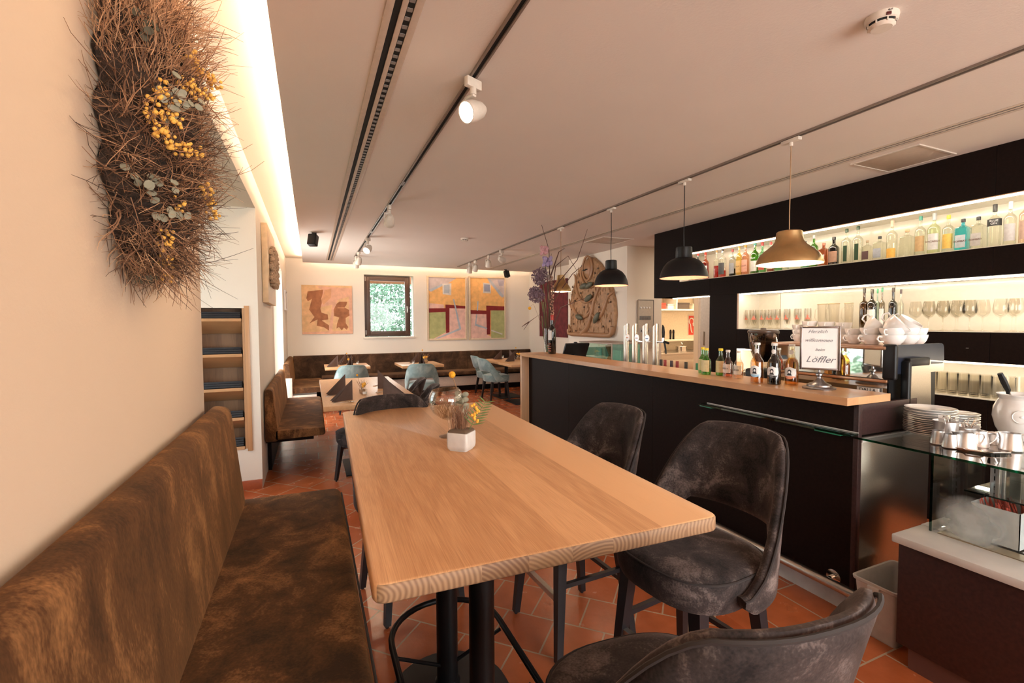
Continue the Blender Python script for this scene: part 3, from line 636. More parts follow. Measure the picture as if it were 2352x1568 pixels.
# ============================================================= CHAIRS
def sm(a, b_, x):
    q = max(0, min(1, (x-a)/(b_-a))); return q*q*(3-2*q)
def make_chair(name, label, vel, pip, high, legm, loc, rz, group):
    zs, H = (0.650, 1.068) if high else (0.485, 0.825)
    t = thing(name, label, 'chair', loc, rz, group)
    def outl(sx, sy, n_=40, p=2.7, oy=0.02):
        P = []
        for i in range(n_):
            a = 2*math.pi*i/n_; c_, s_ = math.cos(a), math.sin(a)
            k = 1.0
            P.append((sx*math.copysign(abs(c_)**(2/p), c_), oy+sy*math.copysign(abs(s_)**(2/p), s_)))
        return P
    lp = []
    for s_, z in ((0.86, zs-0.125), (0.94, zs-0.120), (0.985, zs-0.095), (1.0, zs-0.06), (1.0, zs-0.028), (0.985, zs-0.012), (0.95, zs-0.002), (0.80, zs+0.008), (0.4, zs+0.014)):
        lp.append([(x, y, z) for x, y in outl(0.250*s_, 0.238*s_)])
    st_ = MB().loft(lp).build('seat', vel, t)
    MB().tube([(x, y, zs-0.012) for x, y in outl(0.248, 0.236)], 0.0045, 6, closed=True).build('seat_piping', pip, st_)
    # shell back: u runs from one wing tip round the back to the other
    NU, NT, th = 40, 10, 0.019
    def zt(u_):
        a = abs(u_); return (zs-0.045) + (H-zs+0.045)*(1-sm(0.30, 1.0, a)**0.90) - 0.012*(a/0.35)**2*(a < 0.35) - (0.012 if a >= 0.35 else 0)
    def zb(u_):
        a = abs(u_); return (zs+0.085)*(1-sm(0.34, 0.66, a)) + (zs-0.118)*sm(0.34, 0.66, a) + 0.035*sm(0.90, 1.0, a)
    def pos(u_, z, off):
        a = -math.pi/2 + u_*R_(104)
        c_, s_ = math.cos(a), math.sin(a); p = 2.35
        k = max(0.0, z-(zs-0.1))/(H-zs+0.1)
        fx = 0.272+0.020*k + off; fy = 0.246+0.115*k*k**0.3 + off
        if s_ > 0: fy = 0.246+off
        x = fx*math.copysign(abs(c_)**(2/p), c_); y = 0.015+fy*math.copysign(abs(s_)**(2/p), s_)
        return (x*(1-0.045*k), y, z)
    tb = bmesh.new(); grid = {}
    us = [-1+2*i/NU for i in range(NU+1)]
    for i, u_ in enumerate(us):
        a_, b_ = zb(u_), zt(u_)
        if b_ < a_+0.03: b_ = a_+0.03
        ring = []
        for j in range(NT+1):
            q = j/NT; e = th*min(1, math.sin(math.pi*min(max(q, 0.0), 1.0))*3.2+0.25); ring.append(pos(u_, a_+(b_-a_)*q, e))
        for j in range(NT, -1, -1):
            q = j/NT; e = th*min(1, math.sin(math.pi*q)*3.2+0.25); ring.append(pos(u_, a_+(b_-a_)*q, -e))
        grid[i] = [tb.verts.new(p) for p in ring]
    n = 2*(NT+1)
    for i in range(NU):
        for j in range(n):
            k2 = (j+1) % n; tb.faces.new((grid[i][j], grid[i][k2], grid[i+1][k2], grid[i+1][j]))
    tb.faces.new(grid[0]); tb.faces.new(grid[NU])
    bb = MB(); bb.merge(tb, 0, None, True); bk = bb.build('backrest', vel, t)
    try: bk.data.set_sharp_from_angle(angle=R_(80))
    except Exception: pass
    rim = [pos(u_, max(zt(u_), zb(u_)+0.03)-0.006, th*0.9) for u_ in us]
    MB().tube(rim, 0.0045, 6).build('back_piping', pip, bk)
    # legs
    zl = zs-0.115; fs = 0.205 if high else 0.20; tp = 0.16
    for sx in (-1, 1):
        for sy in (-1, 1):
            top_ = Vector((sx*tp, 0.0+sy*0.155+0.01, zl)); ft = Vector((sx*fs, sy*fs+(0.0 if high else -0.0), 0.0))
            w0, w1_ = (0.024, 0.015) if high else (0.022, 0.013)
            lg = MB().tube([top_, ft+Vector((0, 0, 0.012))], [w0*1.41, w1_*1.41], 4, smooth=False, square=True)
            lg.cyl(ft+Vector((0, 0, 0.012)), ft, 0.009, 0.008, 8)
            lg.build('leg', legm, t)
    fr = MB(); fr.box(-0.17, 0.17, -0.15, 0.17, zl-0.02, zl+0.006, bev=0.004); fr.build('seat_frame', legm, t)
    if high:
        def at(sx, sy, z):
            q = 1-z/zl; return Vector((sx*(tp+(fs-tp)*q), sy*(0.155+(fs-0.155)*q)+0.01*(1-q), z))
        z1, z2 = 0.27, 0.33
        for sx in (-1, 1):
            MB().tube([at(sx, -1, z2), at(sx, 1, z2)], [0.014, 0.014], 4, smooth=False, square=True).build('stretcher', legm, t)
        MB().tube([at(-1, -1, z1), at(1, -1, z1)], [0.014, 0.014], 4, smooth=False, square=True).build('stretcher', legm, t)
        MB().tube([at(-1, 1, z1), at(1, 1, z1)], [0.017, 0.017], 4, smooth=False, square=True).build('footrest', STEEL, t, 'steel footrest between the front legs')
    return t
G1 = 'tall velvet chairs around the big oak table'
cA = make_chair('bar_chair', 'tall grey brown velvet chair at the near right corner of the big table', VGR, PIP, True, BLKW, (1.325, 1.335, 0), R_(97), G1)
dup(cA, (1.155, 1.945, 0), R_(93), 'tall grey brown velvet chair behind the big table, nearest the bar front', G1)
dup(cA, (0.70, 0.765, 0), R_(-5), 'grey brown velvet chair cut off by the bottom edge, back toward us', G1)
dup(cA, (0.475, 2.53, 0), R_(180+11), 'tall dark velvet chair at the far end of the big table', G1)
G2 = 'grey brown velvet dining chairs around the laid table'
cE = make_chair('dining_chair', 'low grey brown velvet chair mostly hidden behind the big table', VGR, PIP, False, BLKW, (0.47, 4.64, 0), R_(42), G2)
dup(cE, (0.93, 5.05, 0), R_(80), 'low grey brown velvet chair right of the laid table, nearer one', G2)
dup(cE, (0.93, 5.70, 0), R_(80), 'low grey brown velvet chair right of the laid table, farther one', G2)
G3 = 'pale teal dining chairs at the back'
cT = make_chair('dining_chair', 'pale teal velvet chair at the leftmost back table', VTE, PIPT, False, BLKW, (0.60, 8.22, 0), R_(0), G3)
dup(cT, (1.74, 7.96, 0), R_(-14), 'pale teal velvet chair at the back table below the window', G3)
dup(cT, (3.27, 8.40, 0), R_(-84), 'pale teal velvet chair seen from the side, nearer of the pair', G3)
dup(cT, (3.36, 9.06, 0), R_(-88), 'pale teal velvet chair seen from the side, farther of the pair', G3)

# ============================================================= DINING TABLES
def dtable(label, x0, x1, y0, y1, rz=0, group='wooden dining tables', th=0.045, foot=(0.25, 0.3)):
    cx, cy = (x0+x1)/2, (y0+y1)/2; a, b_ = (x1-x0)/2, (y1-y0)/2
    t = thing('dining_table', label, 'table', (cx, cy, 0), rz, group)
    MB().box(-a, a, -b_, b_, 0.745-th, 0.745, bev=0.004).build('tabletop', oak('dining_oak', 'Y', (0.44, 0.23, 0.10), (0.60, 0.35, 0.18), 0.2), t)
    for yy in ((-b_*0.5, b_*0.5) if b_ > 0.7 else (0,)):
        MB().cyl((0, yy, 0.012), (0, yy, 0.745-th), 0.035, n=20).build('column', BLKM, t)
        MB().box(-foot[0], foot[0], yy-foot[1], yy+foot[1], 0, 0.014, bev=0.004).build('base_plate', BLKM, t)
    return t
dtable('oak dining table laid with four brown napkins beside the velvet bench', 0.085, 0.985, 4.50, 6.72)
dtable('small oak table at the back left with folded napkins', 0.20, 0.94, 8.45, 9.20)
dtable('small oak table at the back below the window', 1.45, 2.20, 8.20, 9.03)
dtable('oak table at the back right behind the bar end', 3.25, 4.0, 7.55, 9.07)
NAP = plain('brown_paper_napkin', (0.095, 0.055, 0.042), 0.75, noise=0.08)
def napkin(x, y, rz, label, w=0.17, h=0.17, z=0.745, group='folded napkins on the laid table', mat=None):
    """napkin folded to a standing triangle open at the back"""
    b_ = MB(); tk = 0.003
    for s_ in (-1, 1):
        Mx = Matrix.Rotation(R_(13*s_), 4, 'Z')
        b_.prism([(-w/2, 0), (w/2, 0), (w/2, h)], tk, 'Y', 0, Matrix.Translation((w/2, 0, 0)) @ Mx @ Matrix.Translation((-w/2, 0, 0)))
        b_.prism([(-w/2+0.012, 0), (w/2, 0), (w/2, h-0.014)], tk, 'Y', 0, Matrix.Translation((w/2, s_*0.004, 0)) @ Matrix.Rotation(R_(22*s_), 4, 'Z') @ Matrix.Translation((-w/2, 0, 0)))
    o = b_.build('napkin', mat or NAP, None); o.location = (x, y, z); o.rotation_euler = (0, 0, rz)
    tag(o, label, 'napkin', group); return o
napkin(0.255, 4.80, 0.1, 'brown folded napkin nearest the bench on the laid table', 0.21, 0.20)
napkin(0.225, 5.27, 0.1, 'brown folded napkin second on the bench side of the laid table', 0.20, 0.21)
napkin(0.79, 4.93, math.pi, 'brown folded napkin nearest on the chair side of the laid table', 0.24, 0.20)
napkin(0.79, 5.50, math.pi, 'brown folded napkin farther on the chair side of the laid table', 0.20, 0.22)
gp = 'folded napkins on the back tables'
for x, y, rz, l in ((0.32, 8.62, 0.1, 'folded napkin at the left end of the back left table'), (0.62, 8.60, 1.3, 'folded napkin standing before the teal chair at the back left table'), (0.50, 9.0, 0.6, 'folded napkin near the wall on the back left table'),
                    (1.86, 8.50, 1.4, 'folded napkin nearer us on the table below the window'), (1.80, 8.85, 0.3, 'folded napkin nearer the wall on the table below the window'),
                    (3.52, 8.25, 0.0, 'folded napkin on the near side of the back right table'), (3.50, 8.85, 0.0, 'folded napkin at the left of the back right table'), (3.82, 8.75, 2.6, 'folded napkin half hidden at the back right table')):
    napkin(x, y, rz, l, 0.19, 0.20, group=gp)
def cutlery(x, y, rz, label, grp, z=0.745):
    t = thing('cutlery_set', label, 'cutlery', (x, y, z), rz, grp)
    b_ = MB(); b_.tube([(-0.10, 0, 0.003), (-0.02, 0, 0.006), (0.04, 0, 0.004)], [0.005, 0.003, 0.003], 6).ball((0.065, 0, 0.005), 0.018, 10, sc=(1.5, 0.9, 0.28)); b_.build('spoon', CHROME, t)
    b_ = MB(); b_.tube([(-0.10, 0.022, 0.003), (0.0, 0.022, 0.005)], [0.005, 0.003], 6).box(0.0, 0.10, 0.013, 0.031, 0.002, 0.004, bev=0.001); b_.build('knife', CHROME, t)
cutlery(0.27, 4.66, 0.05, 'fork and spoon laid nearest us on the laid table', 'cutlery on the laid table')
cutlery(0.22, 5.12, 0.05, 'cutlery laid second on the bench side', 'cutlery on the laid table')
cutlery(0.72, 5.20, 0.6, 'cutlery lying by the nearer chair-side napkin', 'cutlery on the laid table')
cutlery(0.74, 5.78, 0.9, 'cutlery lying by the farther chair-side napkin', 'cutlery on the laid table')
def tealight(x, y, label, z=0.745, r_=0.028, h=0.065, grp='candle glasses'):
    t = thing('candle_glass', label, 'candle', (x, y, z), 0, grp)
    MB().lathe([(0, 0.0), (r_*0.85, 0.0), (r_, h), (r_*0.93, h), (r_*0.78, 0.012), (0, 0.012)], n=20, cap=False).build('glass_cup', GLASS, t)
    MB().lathe([(0, 0.013), (r_*0.74, 0.013), (r_*0.78, 0.035), (0, 0.035)], n=16, cap=False).build('wax', PAPER, t)
tealight(0.50, 5.06, 'candle glass in front of the little flower jar'); tealight(0.76, 8.85, 'candle glass on the back left table'); tealight(1.70, 8.48, 'candle glass on the table below the window'); tealight(3.72, 8.55, 'candle glass on the back right table near the flowers', r_=0.04, h=0.08); tealight(3.68, 9.0, 'candle glass on the back right table near the wall')
YEL = plain('yellow_flower', (0.85, 0.42, 0.05), 0.75, noise=0.2, nscale=200); YELD = plain('craspedia', (0.80, 0.36, 0.02), 0.8, noise=0.3, nscale=300, bump=0.5)
STM = plain('dry_stem', (0.30, 0.17, 0.09), 0.8); GRN = plain('leaf_green', (0.12, 0.17, 0.05), 0.7, noise=0.3); EUC = plain('eucalyptus', (0.25, 0.235, 0.165), 0.7, noise=0.15)
def posy(x, y, label, z=0.745, s_=1.0, seed=1):
    rng = random.Random(seed); t = thing('flower_jar', label, 'flowers', (x, y, z), 0, 'little flower jars on the tables')
    MB().lathe([(0, 0), (0.035*s_, 0), (0.038*s_, 0.01), (0.038*s_, 0.075*s_), (0.035*s_, 0.08*s_)], n=18, cap=False).build('glass_jar', GLASS, t)
    MB().box(-0.030*s_, 0.030*s_, -0.030*s_, 0.030*s_, 0.006, 0.045*s_, bev=0.008).build('filling', plain('bark_filling', (0.35, 0.2, 0.1), 0.9), t)
    b_ = MB()
    for i in range(16):
        a = rng.uniform(0, 6.28); q = rng.uniform(0.02, 0.07)*s_
        b_.tube([(0, 0, 0.03*s_), (q*0.5*math.cos(a), q*0.5*math.sin(a), 0.08*s_), (q*math.cos(a), q*math.sin(a), rng.uniform(0.10, 0.15)*s_)], 0.0012*s_, 4)
    b_.tube([(0, 0, 0.03*s_), (-0.03*s_, 0, 0.12*s_), (-0.05*s_, 0, 0.20*s_)], 0.0015, 4); b_.build('stems', STM, t)
    b_ = MB()
    for i in range(7): b_.ball((rng.uniform(-.03, .03)*s_, rng.uniform(-.03, .03)*s_, rng.uniform(0.075, 0.105)*s_), 0.014*s_, 8)
    b_.build('yellow_blooms', YEL, t); MB().ball((-0.05*s_, 0, 0.20*s_), 0.012*s_, 10).build('round_bloom', YELD, t)
posy(0.49, 5.20, 'little jar of yellow flowers on the laid table', seed=3); posy(0.64, 9.05, 'flower jar on the back left table', seed=4); posy(1.98, 8.72, 'flower jar on the table below the window', seed=5, s_=1.2); posy(3.86, 8.60, 'flower jar with an orange bloom on the back right table', seed=6, s_=1.2)

# ============================================================= ON THE BIG TABLE
def goblet():
    t = thing('goblet_vase', 'big round stemmed glass holding dried flowers on the oak table', 'vase', (0.565, 2.03, TZ))
    Mx = Matrix.Translation((-0.005, 0, 0.075)) @ Matrix.Rotation(R_(-5), 4, 'Y')
    pr = [(0.008, 0.0), (0.03, 0.012), (0.062, 0.040), (0.079, 0.075), (0.080, 0.100), (0.072, 0.125), (0.060, 0.142), (0.058, 0.142), (0.070, 0.124), (0.077, 0.099), (0.076, 0.076), (0.06, 0.043), (0.028, 0.015), (0.0, 0.006)]
    MB().lathe(pr, n=40, M=Mx, cap=False).build('bowl', glass('goblet_glass', (0.985, 0.98, 0.96), gloss=0.10), t)
    MB().lathe([(0.0, 0.0), (0.047, 0.0), (0.046, 0.004), (0.012, 0.010), (0.006, 0.02), (0.0055, 0.06), (0.009, 0.076)], n=30, cap=False).build('stem', GLASS, t)
    b_ = MB()
    for i in range(26):
        a = i*0.9; q = 0.01+0.0012*i; b_.tube([(q*math.cos(a), q*math.sin(a), 0.085), (1.6*q*math.cos(a+0.6), 1.6*q*math.sin(a+0.6), 0.13), (1.2*q*math.cos(a+1.2), 1.2*q*math.sin(a+1.2), 0.17)], 0.0012, 4)
    b_.tube([(0.03, 0.01, 0.10), (0.045, 0.01, 0.2), (0.018, 0.0, 0.272)], 0.002, 6); b_.build('dried_stems', STM, t)
    MB().ball((0.016, 0, 0.280), 0.0155, 16).build('round_bloom', YELD, t, 'yellow ball flower on a bare stem')
    b_ = MB(); rng = random.Random(5)
    for i in range(26):
        z = 0.06+0.14*i/26; a = rng.uniform(0, 6.28); p = Vector((0.052+0.02*math.cos(a), -0.02+0.02*math.sin(a), z))
        b_.ball(p, 0.016, 8, sc=(1, 0.25+0.5*rng.random(), 0.8))
    b_.build('eucalyptus_sprig', EUC, t)
goblet()
t = thing('planter', 'small white square pot with dried twigs on the oak table', 'planter', (0.552, 1.802, TZ), R_(46))
lp = []
for s_, z in ((0.82, 0.0), (0.82, 0.004), (0.90, 0.005), (0.96, 0.010), (1.0, 0.02), (1.0, 0.068), (0.985, 0.073), (0.93, 0.074)):
    lp.append([(x*s_, y*s_, z) for x, y in rounded([(-0.046, -0.046, 0.012), (0.046, -0.046, 0.012), (0.046, 0.046, 0.012), (-0.046, 0.046, 0.012)])])
MB().loft(lp).build('pot', plain('white_ceramic', (0.62, 0.59, 0.56), 0.55), t)
MB().loft([[(x*s_, y*s_, z) for x, y in rounded([(-0.046, -0.046, 0.012), (0.046, -0.046, 0.012), (0.046, 0.046, 0.012), (-0.046, 0.046, 0.012)])] for s_, z in ((0.93, 0.070), (0.93, 0.078), (0.80, 0.083), (0.4, 0.086))]).build('soil', plain('brown_foam', (0.13, 0.085, 0.055), 0.95), t)
b = MB(); rng = random.Random(11)
for i in range(150):
    x, y = rng.uniform(-0.022, 0.030), rng.uniform(-0.02, 0.035); a = rng.uniform(-0.35, 0.35); c_ = rng.uniform(-0.35, 0.35); h = rng.uniform(0.04, 0.10)
    b.tube([(x, y, 0.08), (x+a*h*0.4, y+c_*h*0.4, 0.08+h*0.6), (x+a*h+rng.uniform(-.004, .004), y+c_*h, 0.08+h)], 0.0008, 3)
b.build('twigs', plain('pale_twig', (0.32, 0.17, 0.10), 0.8), t)
b = MB(); base = Vector((-0.0, -0.035, 0.08))
Rm = Matrix.Rotation(R_(-46), 3, 'Z'); side = Rm @ Vector((0.92, -0.40, 0))
p0 = base; tipv = base + side*0.075 + Vector((0, 0, 0.125))
b.tube([p0, (p0+tipv)/2+side*-0.006, tipv], [0.0018, 0.0015, 0.0008], 5)
for i in range(9):
    q = 0.18+0.09*i; pt = p0.lerp(tipv, q); L_ = 0.052*(1-0.35*q)
    for sg in (-1, 1):
        d_ = (side*(0.9 if sg > 0 else -0.75) + Vector((0, 0, 0.75 if sg < 0 else 0.15))).normalized()
        b.tube([pt, pt+d_*L_*0.5, pt+d_*L_], [0.0012, 0.0032, 0.0008], 5)
b.build('fern_sprig', GRN, t)
b = MB()
for i in range(14):
    b.ball(base+side*(0.012+0.028*rng.random())+Vector((0, 0, 0.035+0.075*i/14)), 0.0065, 8)
b.build('yellow_sprig', YEL, t)

# ============================================================= WREATH
t = thing('dried_branch_bouquet', 'large bundle of dried brown twigs and yellow blossom hung on the left wall', 'wall decoration', (XW, 1.575, 2.01))
rng = random.Random(21)
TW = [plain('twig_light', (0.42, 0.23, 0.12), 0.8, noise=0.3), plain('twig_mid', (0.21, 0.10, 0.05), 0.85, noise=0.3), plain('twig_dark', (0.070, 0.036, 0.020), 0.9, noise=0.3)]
HZ = 0.41
def env(z): return max(0.0, 1-abs(z/HZ)**2.5)**0.5
def surf(a, z):
    """point on the bulging outline: a across the bundle, z along it"""
    return Vector((0.012+0.165*env(z)*math.cos(a), 0.29*env(z)*math.sin(a), z))
bs = [MB(), MB(), MB()]
for i in range(6500):
    z = rng.uniform(-0.36, 0.37); a = rng.uniform(-1.57, 1.57); p = surf(a, z); q = rng.uniform(0.45, 0.98); p = Vector((p.x*q, p.y*q, z))
    out = Vector((math.cos(a)*0.7, math.sin(a)*0.9, 0)); up = 1.1 if z > 0.05 else (-0.55 if z < -0.26 else rng.uniform(-0.5, 0.9))
    d_ = (out*rng.uniform(0.0, 0.75)+Vector((rng.uniform(-.5, .5), rng.uniform(-.8, .8), up*rng.uniform(0.1, 1.1)))).normalized()
    L_ = rng.uniform(0.04, 0.13)*(1.25 if z > 0.1 else 1.0)
    if rng.random() < 0.03: L_ *= 1.7
    pts = [p]; dd = d_.copy(); curl = Vector((rng.uniform(-.5, .5), rng.uniform(-.5, .5), rng.uniform(-.4, .4)))
    for k in range(4):
        dd = (dd+curl*0.5+Vector((rng.uniform(-.4, .4), rng.uniform(-.4, .4), rng.uniform(-.3, .3)))*0.6).normalized(); pts.append(pts[-1]+dd*L_/4)
    for v in pts: v.x = max(v.x, 0.006)
    r0 = rng.uniform(0.0007, 0.0014)
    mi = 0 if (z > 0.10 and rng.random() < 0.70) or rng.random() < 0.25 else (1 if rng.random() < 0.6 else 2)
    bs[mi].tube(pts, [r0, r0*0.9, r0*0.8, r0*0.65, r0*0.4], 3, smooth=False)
    if rng.random() < 0.4:
        e = (dd+Vector((rng.uniform(-.8, .8), rng.uniform(-.8, .8), rng.uniform(-.3, .8)))).normalized()
        bs[mi].tube([pts[2], pts[2]+e*L_*0.3], [r0*0.6, r0*0.4], 3, smooth=False)
for i in range(30):
    z = rng.uniform(-0.30, 0.34); a = rng.uniform(-1.4, 1.4); p = surf(a, z)*0.9; p.z = z; d_ = Vector((rng.uniform(0, .6), math.sin(a)*1.2, rng.uniform(-.2, .8) if z > -.2 else -0.8)).normalized()
    pts = [p]
    for k in range(4):
        d_ = (d_+Vector((rng.uniform(-.4, .4), rng.uniform(-.4, .4), rng.uniform(-.3, .3)))).normalized(); pts.append(pts[-1]+d_*0.028)
    for v in pts: v.x = max(v.x, 0.006)
    bs[1].tube(pts, [0.0020, 0.0018, 0.0015, 0.0012, 0.0008], 4)
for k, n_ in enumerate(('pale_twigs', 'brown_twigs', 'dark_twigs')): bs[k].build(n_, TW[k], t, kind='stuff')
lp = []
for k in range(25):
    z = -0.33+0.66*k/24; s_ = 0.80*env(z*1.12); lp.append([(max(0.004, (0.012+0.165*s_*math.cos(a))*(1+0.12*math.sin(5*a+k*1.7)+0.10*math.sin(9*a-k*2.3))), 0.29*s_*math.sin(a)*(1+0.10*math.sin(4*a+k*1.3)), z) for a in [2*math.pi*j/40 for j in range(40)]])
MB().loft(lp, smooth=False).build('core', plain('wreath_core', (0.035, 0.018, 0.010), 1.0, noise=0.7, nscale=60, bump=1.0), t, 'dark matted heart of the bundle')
def sprig(pts, n_, name, mt, r_, kind_='ball', seed=1):
    g = random.Random(seed); b_ = MB(); st_ = MB(); V = [Vector(p) for p in pts]
    st_.tube(V, 0.0014, 5)
    for i in range(n_):
        q = g.random()*(len(V)-1); j = int(q); p = V[j].lerp(V[min(j+1, len(V)-1)], q-j); off = Vector((g.uniform(-1, 1), g.uniform(-1, 1), g.uniform(-1, 1)))
        if kind_ == 'ball': b_.ball(p+off*0.015, r_*g.uniform(0.75, 1.15), 8)
        else:
            d1 = (off*0.6+Vector((0.5, -0.7, 0.1))).normalized(); c_ = p+off*0.022; up_ = Vector((g.uniform(-1, 1), g.uniform(-1, 1), g.uniform(-1, 1))); a1 = d1.cross(up_).normalized(); a2 = d1.cross(a1)
            ring = [c_+(a1*math.cos(x)+a2*math.sin(x)*0.8)*r_ for x in [2*math.pi*y/8 for y in range(8)]]
            b_.loft([[v-d1*0.0008 for v in ring], [v+d1*0.0012 for v in ring]])
    o = b_.build(name, mt, t); st_.build('sprig_stem', STM, o)
YB = plain('mimosa', (0.80, 0.43, 0.08), 0.85, noise=0.15, nscale=150)
MS = 'mimosa_sprig'
SPR = [('y', [(0.148, -0.064, 0.216), (0.161, 0.025, 0.211), (0.201, 0.037, 0.181)], 54), ('y', [(0.153, -0.129, 0.113), (0.165, -0.093, 0.098), (0.177, 0.042, 0.154)], 34), ('y', [(0.121, -0.21, 0.063), (0.109, -0.23, -0.003), (0.113, -0.223, -0.055)], 34), ('y', [(0.14, -0.182, 0.028), (0.129, -0.201, -0.034), (0.145, -0.171, -0.004)], 26), ('y', [(0.11, -0.228, -0.042), (0.128, -0.199, -0.069), (0.146, -0.162, -0.07), (0.168, -0.096, -0.058)], 46), ('y', [(0.171, -0.026, -0.122), (0.165, 0.055, -0.145), (0.176, 0.09, -0.188)], 34), ('y', [(0.136, -0.132, -0.193), (0.14, -0.107, -0.209)], 8), ('y', [(0.104, -0.136, -0.273), (0.088, -0.09, -0.334), (0.059, 0.05, -0.386)], 44), ('l', [(0.127, -0.199, 0.07), (0.155, -0.141, 0.064)], 12), ('l', [(0.131, -0.198, 0.035), (0.139, -0.184, -0.005)], 8), ('l', [(0.149, -0.162, 0.027), (0.171, -0.078, 0.066)], 10), ('l', [(0.073, -0.24, -0.161), (0.084, -0.224, -0.175)], 6), ('l', [(0.111, -0.19, -0.178), (0.125, -0.164, -0.18)], 6), ('l', [(0.104, -0.174, -0.227), (0.141, -0.093, -0.217)], 9), ('k', [(0.085, -0.195, 0.234), (0.096, -0.211, 0.178)], 8), ('k', [(0.059, -0.117, -0.35), (0.047, -0.066, -0.384)], 6)]
for i, (nm__, pts_, n_) in enumerate(SPR):
    if nm__ == 'y': sprig(pts_, int(n_*1.1), MS, YB, 0.0052, seed=i+1)
    else: sprig(pts_, n_, 'eucalyptus_leaves', EUC if nm__ == 'l' else plain('dark_leaf', (0.07, 0.06, 0.035), 0.8), 0.011, 'leaf', seed=i+20)

# ============================================================= MENU NICHE AND MENUS
t = thing('menu_shelf', 'oak shelf with five tilted boards set into the wall beside the wreath', 'shelf', (-0.76, 4.75, 0))
MB().box(-0.21, 0.213, 0.265, 0.280, NZ0, NZ1).build('back_panel', oak('niche_oak', 'Z', (0.15, 0.075, 0.038), (0.30, 0.16, 0.08), 0.11, 0.5), t)
MB().box(0.195, 0.215, 0.0, 0.265, NZ0, NZ1).box(-0.21, -0.185, 0.0, 0.265, NZ0, NZ1).build('side_panel', OAKZ, t)
MB().box(0.213, 0.252, -0.012, 0.002, NZ0-0.02, NZ1+0.02, bev=0.002).build('frame_strip', OAKZ, t)
SZ = (1.548, 1.233, 0.929, 0.663, 0.400); CNT = (3, 3, 3, 3, 4)
MENU = plain('black_menu_cover', (0.012, 0.013, 0.018), 0.55, noise=0.2)
tl = R_(25)
for z in SZ:
    Mx = Matrix.Translation((0, 0.0, z)) @ Matrix.Rotation(-tl, 4, 'X')
    MB().prism([(-0.185, 0.0), (0.190, 0.0), (0.190, 0.268), (-0.185, 0.268)], 0.028, 'Z', 0, Mx, base=-0.028, bev=0.002).build('board', OAKX, t)
names = ('top', 'second', 'third', 'fourth', 'bottom')
for bi, (z, n) in enumerate(zip(SZ, CNT)):
    for k in range(n):
        m_ = thing('menu_folder', 'black menu folder number %s from the board on the %s board of the oak shelf' % (('one', 'two', 'three', 'four')[k], names[bi]), 'menu', (-0.765, 4.756+0.0205*k*math.sin(tl), z+0.003+0.0205*k*math.cos(tl)), 0, 'menu folders on the oak shelf')
        Mx = Matrix.Rotation(-tl, 4, 'X')
        MB().prism([(-0.18, -0.006), (0.185, -0.006), (0.188, 0.004), (0.188, 0.215), (-0.18, 0.215)], 0.0185, 'Z', 0, Mx, base=0.0, bev=0.002).build('cover', MENU, m_)
        MB().box(-0.17, 0.182, 0.0, 0.212, 0.005, 0.0135, M=Mx @ Matrix.Translation((0.0045, 0, 0))).build('pages', plain('menu_pages', (0.05, 0.055, 0.07), 0.7), m_)

# ============================================================= LEFT WALL ART
t = thing('framed_relief', 'pale wooden box with a fleecy relief on the left wall', 'wall art', (XW+0.003, 5.72, 2.10))
PLY = plain('pale_plywood', (0.62, 0.44, 0.26), 0.5, noise=0.12, nscale=14)
MB().box(0, 0.052, -0.52, 0.52, -0.39, 0.395, bev=0.004).build('box_frame', PLY, t)
b = MB(); rng = random.Random(3)
for i in range(620):
    y, z = rng.uniform(-0.36, 0.36), rng.uniform(-0.20, 0.19)
    if (y/0.38)**4+(z/0.21)**4 > 1: continue
    b.ball((0.062+0.03*rng.random(), y, z), rng.uniform(0.016, 0.030), 6, sc=(0.9, 0.8, rng.uniform(0.5, 1.2)))
b.build('fleece', plain('fleece_wool', (0.40, 0.27, 0.17), 0.95, noise=0.3, nscale=80), t, 'curly brown fleece')
t = thing('small_picture', 'small framed picture on the left wall near the back corner', 'picture', (XW+0.003, 9.45, 1.92))
b = MB(); 
for a in ((-0.30, -0.27, -0.18, 0.18), (0.27, 0.30, -0.18, 0.18), (-0.27, 0.27, -0.18, -0.15), (-0.27, 0.27, 0.15, 0.18)): b.box(0, 0.03, a[0], a[1], a[2], a[3], bev=0.002)
b.build('picture_frame', PAPER, t); MB().box(0.002, 0.012, -0.27, 0.27, -0.15, 0.15).build('print', plain('dim_print', (0.45, 0.30, 0.2), 0.7, noise=0.3, nscale=9), t)

# ============================================================= PAINTINGS ON THE BACK WALL
def paint(name, label, x0, x1, z0, z1, y, frame, bgc, shapes, fw=0.035, px=None):
    """shapes: (colour, polygon in 0..1 with y down)"""
    t = thing(name, label, 'painting', ((x0+x1)/2, y, (z0+z1)/2)); a, c_ = (x1-x0)/2, (z1-z0)/2
    if frame:
        b_ = MB()
        for q in ((-a, -a+fw, -c_, c_), (a-fw, a, -c_, c_), (-a+fw, a-fw, -c_, -c_+fw), (-a+fw, a-fw, c_-fw, c_)): b_.box(q[0], q[1], -0.045, 0, q[2], q[3], bev=0.003)
        b_.build('picture_frame', frame, t); a -= fw; c_ -= fw
    mats = [bgc]; b_ = MB(); b_.box(-a, a, -0.028, -0.002, -c_, c_)
    for i, (mt, poly) in enumerate(shapes):
        if mt not in mats: mats.append(mt)
        P = [(-a+2*a*min(1, max(0, u_)), c_-2*c_*min(1, max(0, v))) for u_, v in poly]
        b_.prism(P, 0.0006*(i+1), 'Y', mats.index(mt), base=-0.028-0.0006*(i+1))
    b_.build('canvas', mats, t); return t
def pc(n, c, k=0.14): return plain('paint_'+n, c, 0.8, noise=k, nscale=11)
